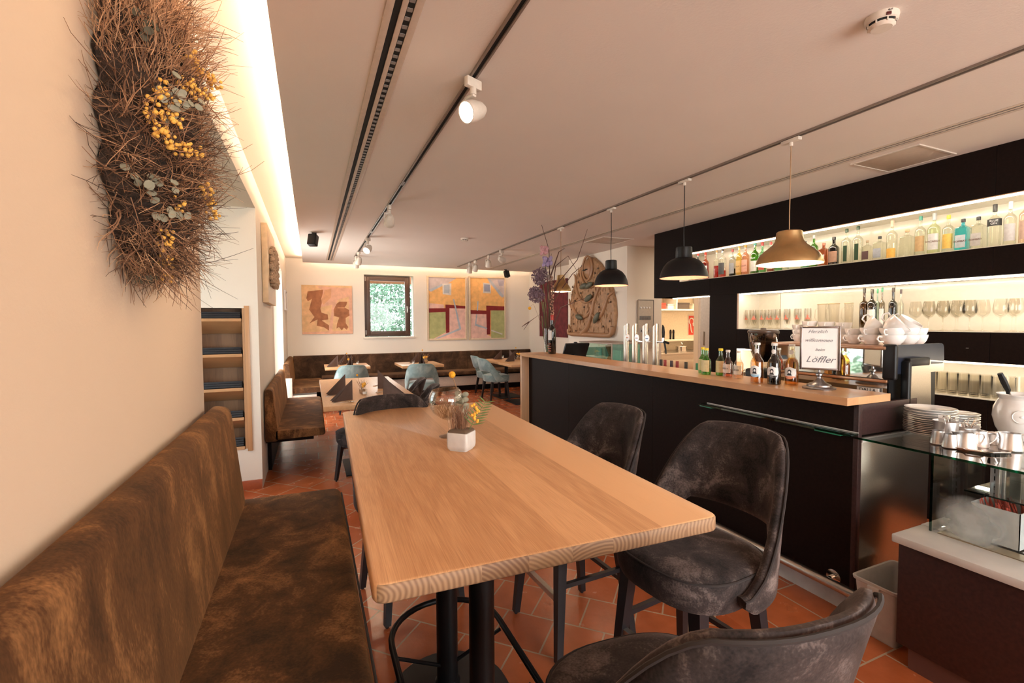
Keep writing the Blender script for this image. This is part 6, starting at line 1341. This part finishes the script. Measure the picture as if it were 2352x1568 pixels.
# terminal
t = thing('cash_terminal', 'black till screen behind the wine bottle', 'till', (3.02, 5.02, 0.90))
MB().box(-0.06, 0.10, -0.10, 0.10, 0, 0.02, bev=0.004).box(-0.02, 0.02, -0.03, 0.03, 0.02, 0.2).build('stand', BLKM, t)
Mx = Matrix.Translation((0.0, 0.0, 0.22)) @ Matrix.Rotation(R_(28), 4, 'X')
MB().box(-0.03, 0.01, -0.02, 0.03, -0.13, 0.14, bev=0.005, M=Mx).box(-0.17, 0.17, -0.03, 0.0, -0.14, 0.14, bev=0.008, M=Mx).build('screen_case', BLKM, t)
# aquarium
t = thing('aquarium', 'glass tank of teal water below the carved relief', 'aquarium', (4.15, 5.88, 0))
MB().box(-0.25, 0.25, -0.42, 0.42, 0, 0.86, bev=0.004).build('stand', BLACK, t)
MB().box(-0.245, 0.245, -0.415, 0.415, 0.865, 1.10).build('water', glass('teal_water', (0.82, 0.96, 0.94), gloss=0.05), t)
tk = MB(); tk.box(-0.25, -0.244, -0.42, 0.42, 0.862, 1.18).box(0.244, 0.25, -0.42, 0.42, 0.862, 1.18).box(-0.244, 0.244, -0.42, -0.414, 0.862, 1.18).box(-0.244, 0.244, 0.414, 0.42, 0.862, 1.18); tk.build('glass_wall', glass('tank_glass', (0.80, 0.93, 0.88), 0.1), t)
MB().box(-0.265, 0.265, -0.435, 0.435, 1.18, 1.20, bev=0.004).box(-0.26, -0.25, -0.435, -0.415, 0.86, 1.18).build('lid_frame', plain('grey_lid', (0.32, 0.26, 0.22), 0.4), t)
MB().tube([(0, 0.0, 0.87), (0.02, -0.03, 1.0), (0.0, 0.02, 1.15)], [0.06, 0.04, 0.05], 8).build('driftwood', BRN, t)
MB().box(-0.02, 0.0, -0.30, -0.10, 0.87, 1.08, bev=0.01).box(0.0, 0.02, 0.20, 0.36, 0.87, 1.09, bev=0.01).build('pale_slab', plain('tank_slab', (0.45, 0.70, 0.66), 0.6), t)
MB().box(0.22, 0.24, -0.41, 0.41, 0.87, 1.17).build('tank_back', plain('tank_back', (0.62, 0.88, 0.84), 0.6, noise=0.08), t)
# coffee grinder
t = thing('coffee_grinder', 'coffee grinder with a clear hopper of dark beans', 'coffee grinder', (2.97, 2.335, 0.90))
MB().box(-0.08, 0.08, -0.09, 0.09, 0, 0.26, bev=0.02, seg=3).build('grinder_body', BLKM, t)
MB().lathe([(0, 0.27), (0.045, 0.27), (0.047, 0.30), (0.085, 0.40), (0.097, 0.50), (0.098, 0.515), (0.094, 0.515), (0.093, 0.50), (0.082, 0.41), (0.043, 0.31), (0, 0.305)], n=30, cap=False).build('hopper', glass('hopper_glass', (0.80, 0.72, 0.66), 0.12), t)
MB().lathe([(0, 0.31), (0.040, 0.31), (0.079, 0.41), (0.086, 0.44), (0.06, 0.455), (0, 0.46)], n=26, cap=False).build('beans', plain('coffee_beans', (0.035, 0.014, 0.008), 0.5, noise=0.5, nscale=160, bump=0.6), t)
MB().lathe([(0.100, 0.513), (0.103, 0.518), (0.102, 0.530), (0.09, 0.538), (0.04, 0.54), (0, 0.54)], n=30, cap=False).lathe([(0, 0.54), (0.02, 0.54), (0.018, 0.55), (0, 0.552)], n=14, cap=False).build('lid', plain('smoked_lid', (0.06, 0.04, 0.03), 0.3), t)
MB().lathe([(0, 0.12), (0.055, 0.12), (0.056, 0.20), (0.045, 0.225), (0, 0.23)], c=(-0.03, 0.09, 0), n=24, cap=False).build('doser', plain('smoked_metal', (0.20, 0.16, 0.14), 0.25, 0.8), t)
MB().cyl((-0.08, 0.09, 0.24), (-0.02, 0.13, 0.245), 0.004).build('lever', CHROME, t)
# coffee machine
t = thing('coffee_machine', 'espresso machine seen from its mirrored back, loaded with white cups', 'coffee machine', (2.82, 1.80, 0.90))
MIR = plain('mirror_panel', (0.86, 0.90, 0.86), 0.03, 1.0, noise=0.0); DST = plain('dark_mirror_steel', (0.42, 0.40, 0.38), 0.06, 1.0, noise=0.0)
L0, L1 = -0.33, 0.335
MB().prism([(0.012, 0.0), (0.46, 0.0), (0.46, 0.44), (0.012, 0.44)], L1-L0, 'Y', base=L0).build('machine_body', BLKM, t)
MB().box(0.0, 0.010, L0, L1, 0.285, 0.440).build('back_mirror', MIR, t, 'mirror back panel'); 
MB().box(-0.002, 0.008, L0, L1, 0.03, 0.262).build('lower_panel', DST, t, 'dark polished lower panel')
MB().box(-0.012, 0.010, L0, L1, 0.264, 0.282, bev=0.004).build('trim_rail', plain('copper_trim', (0.45, 0.24, 0.14), 0.3, 0.9), t)
b = MB(); b.box(-0.03, 0.46, L0, L1, 0.443, 0.462, bev=0.006); b.build('cup_tray', plain('copper_tray', (0.50, 0.30, 0.20), 0.32, 0.8), t)
NVY = plain('dark_blue_side', (0.012, 0.016, 0.030), 0.35, coat=0.3)
b = MB(); pol = rounded([(0.005, 0.315), (0.005, 0.470), (0.470, 0.470), (0.480, 0.360), (0.30, 0.315)], 0.022, 5)
b.prism(pol, 0.016, 'Y', base=L0-0.030, bev=0.002); b.build('side_cheek', NVY, t)
MB().prism(rounded([(0.30, 0.312), (0.475, 0.312), (0.482, 0.358), (0.30, 0.358)], 0.01, 3), 0.018, 'Y', base=L0-0.031, bev=0.002).build('cheek_foot', STEEL, t)
MB().box(-0.020, 0.012, L0-0.045, L0+0.02, 0.285, 0.474, bev=0.012, seg=3).build('corner_post', BLKM, t)
b = MB(); b.prism(rounded([(0.085, 0.0), (0.085, 0.395), (0.27, 0.395), (0.30, 0.0)], 0.02, 4), 0.030, 'Y', base=L0-0.062, bev=0.003); b.build('front_column', STEEL, t)
MB().box(0.060, 0.090, L0-0.068, L0-0.028, 0.0, 0.385, bev=0.010, seg=3).box(0.075, 0.262, L0-0.066, L0-0.036, 0.355, 0.400, bev=0.008).build('column_edge', BLKM, t)
MB().box(-0.020, -0.012, -0.300, -0.190, 0.185, 0.232, bev=0.001).build('name_plate', plain('plate_pale', (0.55, 0.50, 0.46), 0.4), t)
for w_, z in (('DALLA', 0.219), ('CORTE', 0.198)): text(w_, 0.0275, frame_((-0.0205, -0.245, z), (0, -1, 0), (0, 0, 1)), INK, t, ext=0.0006)
# cups on the tray
def cup(loc, r_, h, lb, tilt=0, rz=0, name='coffee_cup'):
    t = thing(name, lb, 'cup', loc, rz, 'white cups on the coffee machine'); Mx = Matrix.Rotation(tilt, 4, 'X')
    MB().lathe([(0, 0), (r_*0.55, 0), (r_*0.58, h*0.06), (r_*0.82, h*0.35), (r_*0.97, h*0.75), (r_, h), (r_*0.955, h*0.99), (r_*0.91, h*0.74), (r_*0.75, h*0.36), (r_*0.4, h*0.12), (0, h*0.10)], n=28, M=Mx, cap=False).build('cup_body', PORC, t)
    P = [Mx @ Vector((0, r_*0.90+x, z)) for x, z in ((0.0, h*0.80), (r_*0.38, h*0.86), (r_*0.5, h*0.60), (r_*0.32, h*0.34), (-r_*0.08, h*0.32))]
    MB().tube(P, r_*0.075, 8).build('cup_handle', PORC, t)
ZC = 1.3635
def stack(x, y, r_, h, n, nm_, step=0.62):
    for k in range(n): cup((x, y, ZC+k*h*step), r_, h, 'white cup, %s from the tray in the %s' % (('first', 'second', 'third')[k], nm_), 0, 0.4*k+1.2)
    return ZC+n*h*step
stack(3.00, 2.100, 0.034, 0.050, 3, 'slim espresso cup stack at the left end'); stack(3.00, 2.020, 0.044, 0.060, 3, 'second stack from the left'); stack(3.02, 1.925, 0.046, 0.058, 3, 'third stack, just left of the sign'); stack(3.04, 1.83, 0.044, 0.056, 3, 'fourth stack, behind the sign')
z = stack(3.00, 1.745, 0.050, 0.052, 2, 'wide pair right of the sign', 0.70)
z2_ = stack(2.98, 1.640, 0.058, 0.056, 2, 'wide pair below the first tilted cup', 0.70); cup((2.98, 1.660, z2_-0.004), 0.058, 0.075, 'white wide cup lying tilted, left one of three', R_(48), 0.5)
z2_ = stack(2.97, 1.530, 0.062, 0.056, 2, 'wide pair below the middle tilted cup', 0.70); cup((2.97, 1.555, z2_-0.004), 0.062, 0.080, 'white wide cup lying tilted, middle one of three', R_(50), 0.4)
z2_ = stack(3.11, 1.530, 0.058, 0.056, 2, 'wide pair below the right tilted cup', 0.70); cup((3.11, 1.560, z2_-0.004), 0.060, 0.078, 'white wide cup lying tilted, right one of three', R_(38), 0.2)
stack(3.22, 1.530, 0.046, 0.054, 2, 'pair at the right end of the tray', 0.70)
cup((3.12, 1.72, ZC), 0.044, 0.056, 'white cup standing behind the tilted cups', 0, 2.0); cup((3.13, 1.84, ZC+0.0), 0.044, 0.056, 'white cup behind the welcome sign', 0, 2.0)

# ============================================================= DISPLAY CASE
t = thing('display_case', 'glass cake counter with white stone top at the right edge of the photo', 'display case', (2.30, 0.65, 0))
CX0, CX1, CY0, CY1 = 0.0, 0.82, -0.75, 0.505
CAB = plain('case_wenge', (0.035, 0.012, 0.010), 0.42, noise=0.35, nscale=70)
MB().box(CX0+0.012, CX1, CY0, CY1-0.010, 0.10, 0.545, bev=0.001).build('cabinet', CAB, t)
MB().box(CX0+0.035, CX1, CY0, CY1-0.045, 0.0, 0.10).build('plinth', plain('red_brown_plinth', (0.10, 0.040, 0.030), 0.4), t)
MRB = plain('pale_marble', (0.62, 0.62, 0.60), 0.30, noise=0.06, nscale=8)
wx0, wx1, wy0, wy1 = 0.215, 0.66, -0.70, 0.40
b = MB(); b.box(CX0-0.015, wx0, CY0, CY1+0.006, 0.545, 0.580, bev=0.006).box(wx1, CX1, CY0, CY1+0.006, 0.545, 0.580, bev=0.004).box(wx0, wx1, wy1, CY1+0.006, 0.545, 0.580, bev=0.001); b.build('stone_top', MRB, t)
BG = plain('beige_metal_frame', (0.50, 0.40, 0.27), 0.35, 0.7)
b = MB(); b.box(wx0-0.05, wx0+0.015, wy0, wy1+0.03, 0.580, 0.584).box(wx1-0.01, wx1+0.02, wy0, wy1+0.03, 0.580, 0.584).box(wx0, wx1, wy1-0.01, wy1+0.03, 0.580, 0.584).build('well_frame', BG, t)
b = MB(); b.box(wx0, wx1, wy0, wy1, 0.5455, 0.552); b.build('well_floor', STEEL, t)
b = MB(); b.box(wx0, wx0+0.008, wy0, wy1, 0.552, 0.580).box(wx1-0.008, wx1, wy0, wy1, 0.552, 0.580).box(wx0, wx1, wy1-0.008, wy1, 0.552, 0.580); b.build('well_side', STEEL, t)
for y in (0.16, -0.2): MB().box(wx0+0.01, wx1-0.01, y-0.012, y+0.012, 0.553, 0.582, bev=0.003).build('divider', STEEL, t)
b = MB()
for k in range(7): b.box(wx0+0.06+0.012*k, wx0+0.066+0.012*k, 0.19, 0.30, 0.5825, 0.5835)
MB().box(wx0+0.04, wx0+0.16, 0.18, 0.36, 0.5525, 0.582).build('cold_vent', STEEL, t); b.build('vent_slots', DRK, t)
# mist on the inside of the pane
m_, nt_, b__ = nm('condensation'); n_ = node(nt_, 'ShaderNodeTexNoise', Scale=14.0, Detail=5.0); lk(nt_, coords(nt_), n_.inputs['Vector'])
gr = node(nt_, 'ShaderNodeTexGradient', gradient_type='SPHERICAL'); lk(nt_, coords(nt_, scale=(1, 8.5, 9.0), loc=(-0.172, -2.78, -6.0)), gr.inputs['Vector'])
ml = node(nt_, 'ShaderNodeMath', operation='MULTIPLY'); lk(nt_, n_.outputs[0], ml.inputs[0]); lk(nt_, gr.outputs['Fac'], ml.inputs[1])
ml2 = node(nt_, 'ShaderNodeMath', operation='MULTIPLY', use_clamp=True); lk(nt_, ml.outputs[0], ml2.inputs[0]); ml2.inputs[1].default_value = 2.6; lk(nt_, ml2.outputs[0], b__.inputs['Alpha'])
b__.inputs['Base Color'].default_value = (0.62, 0.64, 0.64, 1); b__.inputs['Roughness'].default_value = 0.8
MB().box(0.1712, 0.1722, 0.20, 0.45, 0.583, 0.78).build('condensation', m_, t, 'white mist on the inside of the front pane')
# glass box
TG = glass('table_glass', (0.93, 0.97, 0.96), 0.12, 0.01)
MB().box(0.160, 0.90, -0.75, 0.772, 0.916, 0.926).build('glass_top', TG, t)
MB().box(0.1575, 0.160, -0.75, 0.772, 0.916, 0.926).box(0.160, 0.90, 0.772, 0.7745, 0.916, 0.926).build('green_edge', GREENG, t)
MB().box(0.165, 0.171, -0.75, 0.452, 0.581, 0.915).build('front_pane', PANE, t); MB().box(0.165, 0.66, 0.452, 0.458, 0.581, 0.915).build('side_pane', PANE, t)
MB().box(0.1635, 0.1650, 0.450, 0.4595, 0.581, 0.915).box(0.1655, 0.172, 0.4582, 0.4595, 0.581, 0.915).build('corner_edge', GREENG, t)
MB().box(0.30, 0.64, -0.70, 0.40, 0.757, 0.763).build('inner_shelf', TG, t); MB().box(0.2975, 0.30, -0.70, 0.40, 0.757, 0.763).build('shelf_edge', GREENG, t)
ALU = plain('aluminium', (0.60, 0.62, 0.64), 0.3, 0.9)
for y in (0.385, -0.35):
    MB().box(0.52, 0.545, y-0.016, y+0.016, 0.581, 0.914, bev=0.002).box(0.56, 0.575, y-0.02, y+0.02, 0.581, 0.914, bev=0.002).build('post', ALU, t)
    b = MB()
    for k in range(9): b.box(0.5185, 0.5200, y-0.002, y+0.002, 0.61+0.033*k, 0.63+0.033*k)
    b.build('post_slots', DRK, t)
b = MB(); b.box(0.645, 0.655, -0.74, 0.44, 0.60, 0.90); b.build('sliding_mirror', plain('case_mirror', (0.70, 0.68, 0.60), 0.08, 0.9, noise=0.0), t)
MB().box(0.655, 0.70, -0.75, 0.455, 0.581, 0.60).box(0.655, 0.70, -0.75, 0.455, 0.90, 0.914).build('door_rail', ALU, t)
t = thing('straw_box', 'frosted plastic box of red wrapped straws inside the glass counter', 'box', (2.645, 0.93, 0.5845))
FR = plain('frosted_plastic', (0.62, 0.64, 0.64), 0.5)
b = MB(); b.box(-0.10, 0.10, -0.075, -0.072, 0, 0.150).box(-0.10, 0.10, 0.072, 0.075, 0, 0.150).box(-0.10, -0.097, -0.075, 0.075, 0, 0.150).box(0.097, 0.10, -0.075, 0.075, 0, 0.150).box(-0.10, 0.10, -0.075, 0.075, 0, 0.003); b.build('tub', FR, t)
b = MB(); rng = random.Random(2)
for k in range(46):
    x, y = rng.uniform(-.085, .085), rng.uniform(-.055, .055); a = rng.uniform(-0.5, 0.5); b.tube([(x, y, 0.10), (x+0.05*math.sin(a)*0.5, y+0.02*math.cos(a*3), rng.uniform(0.150, 0.166))], 0.003, 5)
b.build('straws', plain('red_straws', (0.42, 0.07, 0.045), 0.5, noise=0.3), t)

ZG = 0.9268
def plate(loc, r_, lb, grp):
    t = MB().lathe([(0, 0), (r_*0.58, 0), (r_*0.60, 0.003), (r_*0.80, 0.008), (r_, 0.017), (r_*0.995, 0.0185), (r_*0.80, 0.0115), (r_*0.62, 0.007), (0, 0.006)], n=44, cap=False).build('plate', PORC); t.location = loc
    return tag(t, lb, 'plate', grp)
zz = ZG
gaps = [.0085]*6+[.011, .0085, .013, .0085, .0135, .013, .012]
for k, g in enumerate(gaps):
    plate((2.845+(0.0015 if k % 2 else -0.001)-0.002*(k > 8), 1.290+0.001*(k % 3), zz), 0.105-(0.003 if k > 9 else 0), 'white plate, %s from the glass in the larger near stack' % ORD[k], 'white plates in the larger stack'); zz += g
zz = ZG
for k, g in enumerate([.0085, .010, .009, .012, .013, .0085, .014, .013]):
    plate((3.075, 1.285, zz), 0.092, 'white plate, %s from the glass in the smaller stack behind' % ORD[k], 'white plates in the smaller stack'); zz += g
t = thing('ceramic_jar', 'big white ceramic jar with a black ladle in it', 'jar', (3.125, 1.06, ZG))
J = [(0, 0), (0.062, 0), (0.068, 0.008), (0.090, 0.055), (0.101, 0.105), (0.098, 0.150), (0.086, 0.180), (0.079, 0.192), (0.082, 0.205), (0.089, 0.213), (0.089, 0.217), (0.083, 0.216), (0.074, 0.195), (0.084, 0.170), (0.09, 0.11), (0.06, 0.01), (0, 0.01)]
MB().lathe(J, n=48, cap=False).build('jar_body', PORC, t)
da = math.atan2(-1.06, -3.125)
MB().tube([(0.100*math.cos(da+0.31*math.cos(q)), 0.100*math.sin(da+0.31*math.cos(q)), 0.118+0.030*math.sin(q)) for q in [2*math.pi*i/24 for i in range(24)]], 0.0022, 6, closed=True).lathe([(0, 0), (0.010, 0.0), (0.006, 0.003), (0, 0.004)], M=Matrix.Translation((0.098*math.cos(da), 0.098*math.sin(da), 0.118)) @ Matrix.Rotation(da, 4, 'Z') @ Matrix.Rotation(R_(90), 4, 'Y'), n=16).build('relief_ring', PORC, t)
t = thing('ladle', 'black handled ladle leaning in the white jar', 'ladle', (3.125, 1.06, ZG))
q0 = Vector((0.02, -0.01, 0.05)); q1 = Vector((-0.045, 0.035, 0.235)); q2 = Vector((-0.075, 0.055, 0.315))
MB().tube([q0, q1], 0.004, 8).ball(q0, 0.022, 12).build('shaft', CHROME, t); MB().tube([q1-Vector((0, 0, 0.02)), q1, (q1+q2)/2, q2], [0.006, 0.011, 0.014, 0.011], 8).build('grip', BLKM, t)
# tray and silver jugs
t = thing('serving_tray', 'eight sided silver tray under the milk jugs on the glass top', 'tray', (2.78, 1.085, ZG), R_(18))
oc = [(0.20, -0.07), (0.20, 0.07), (0.13, 0.13), (-0.13, 0.13), (-0.20, 0.07), (-0.20, -0.07), (-0.13, -0.13), (0.13, -0.13)]
oc = [(x*0.80, y*0.85) for x, y in oc]
CPT = plain('tray_silver', (0.72, 0.62, 0.56), 0.16, 1.0, noise=0.03)
MB().loft([[(x*s_, y*s_, z) for x, y in oc] for s_, z in ((0.90, 0.0), (0.92, 0.001), (1.0, 0.009), (1.0, 0.011), (0.91, 0.003), (0.3, 0.0025))], smooth=False).build('tray_body', CPT, t)
for s_ in (-1, 1): MB().tube([(s_*0.158, -0.03, 0.010), (s_*0.180, -0.022, 0.012), (s_*0.183, 0.022, 0.012), (s_*0.158, 0.03, 0.010)], 0.004, 8).build('tray_handle', CPT, t)
ZJ = ZG+0.0035
def creamer(x, y, rz, s_, lb, z=ZJ):
    t = thing('milk_jug', lb, 'milk jug', (x, y, z), rz, 'silver milk jugs on the tray')
    r0, r1, h = 0.039*s_, 0.030*s_, 0.070*s_
    b_ = MB(); n_ = 28; lp = []
    for z_, rr, sp in ((0, r0*0.97, 0), (0.002, r0, 0), (h*0.5, (r0+r1)/2, 0), (h*0.75, r1*1.04, 0.25), (h, r1, 0.62), (h, r1*0.94, 0.62), (h*0.7, r1*0.95, 0.2), (0.004, r0*0.9, 0)):
        L = []
        for i in range(n_):
            a = 2*math.pi*i/n_; e_ = max(0, math.cos(a))**14; L.append((rr*math.cos(a)*(1+sp*e_), rr*math.sin(a)*(1-0.1*e_), z_))
        lp.append(L)
    b_.loft(lp); b_.build('jug_body', SILVER, t)
    MB().tube([(-r1*0.97, 0, h*0.94), (-r1-0.013*s_, 0, h*0.99), (-r1-0.028*s_, 0, h*0.97), (-r1-0.031*s_, 0, h*0.78), (-r1-0.024*s_, 0, h*0.50), (-r0*0.97, 0, h*0.22)], [0.003, 0.0042, 0.005, 0.005, 0.004, 0.003], 8).build('jug_handle', SILVER, t)
creamer(2.665, 1.078, R_(128), 1.02, 'silver milk jug nearest the glass edge on the tray'); creamer(2.765, 1.075, R_(110), 1.0, 'silver milk jug in the middle of the tray'); creamer(2.815, 0.985, R_(120), 1.05, 'silver milk jug standing apart at the right, handle out')
creamer(2.87, 1.06, R_(100), 0.66, 'tiny silver milk jug behind the right one')
for x, y, lb in ((2.655, 1.172, 'small plain silver beaker at the left end of the tray'), (2.625, 1.115, 'small plain silver beaker beside the nearest milk jug')):
    o = MB().lathe([(0, 0), (0.028, 0), (0.029, 0.002), (0.022, 0.060), (0.021, 0.060), (0.026, 0.004), (0, 0.004)], n=24, cap=False).build('silver_beaker', SILVER); o.location = (x, y, ZJ); tag(o, lb, 'beaker', 'silver beakers')
t = thing('sachet_cup', 'silver cup full of sugar sachets on the tray', 'cup', (2.735, 1.180, ZJ)); MB().lathe([(0, 0), (0.040, 0), (0.041, 0.003), (0.047, 0.095), (0.049, 0.097), (0.046, 0.096), (0.039, 0.005), (0, 0.005)], n=30, cap=False).build('cup_body', SILVER, t)
rng = random.Random(4)
for k in range(9):
    Mx = Matrix.Translation((-0.028+0.007*k, rng.uniform(-.012, .012), 0.06)) @ Matrix.Rotation(rng.uniform(-.5, .1), 4, 'Y') @ Matrix.Rotation(rng.uniform(-.5, .5), 4, 'Z')
    MB().box(-0.001, 0.001, -0.012, 0.012, 0, 0.062, M=Mx).build('sachet', CHROME if k % 2 else PAPER, t)
t = thing('spoon_bowl', 'silver bowl heaped with small teaspoons on the tray', 'bowl', (2.845, 1.155, ZJ)); MB().lathe([(0, 0), (0.030, 0), (0.040, 0.02), (0.052, 0.068), (0.055, 0.070), (0.050, 0.067), (0.037, 0.022), (0, 0.006)], n=30, cap=False).build('bowl_body', SILVER, t)
for k in range(16):
    a = rng.uniform(0, 6.28); a2 = a+rng.uniform(-.6, .6); p0 = Vector((0.02*math.cos(a), 0.02*math.sin(a), 0.045)); p1 = Vector((0.045*math.cos(a2), 0.045*math.sin(a2), rng.uniform(0.075, 0.105)))
    MB().tube([p0, p1], 0.0018, 5).ball(p1, 0.0075, 8, sc=(1, 1, 0.6)).build('teaspoon', CHROME, t)
# bin
t = thing('waste_bin', 'pale grey plastic bin in the gap between bar and glass counter', 'bin', (2.545, 1.272, 0))
BIN = plain('bin_grey', (0.50, 0.47, 0.44), 0.5)
lp = []
for sx, sy, z in ((0.130, 0.072, 0.0), (0.135, 0.076, 0.01), (0.160, 0.090, 0.255), (0.168, 0.098, 0.262), (0.170, 0.100, 0.275), (0.160, 0.090, 0.275), (0.150, 0.082, 0.255), (0.125, 0.068, 0.02), (0.02, 0.02, 0.016)):
    lp.append([(x*sx/0.1, y*sy/0.1, z) for x, y in rounded([(-0.1, -0.1, 0.02), (0.1, -0.1, 0.02), (0.1, 0.1, 0.02), (-0.1, 0.1, 0.02)], k=4)])
MB().loft(lp).build('bin_body', BIN, t); MB().box(-0.175, -0.160, -0.025, 0.025, 0.235, 0.262, bev=0.004).box(-0.03, 0.03, -0.104, -0.09, 0.235, 0.262, bev=0.004).build('grip_lug', BIN, t)
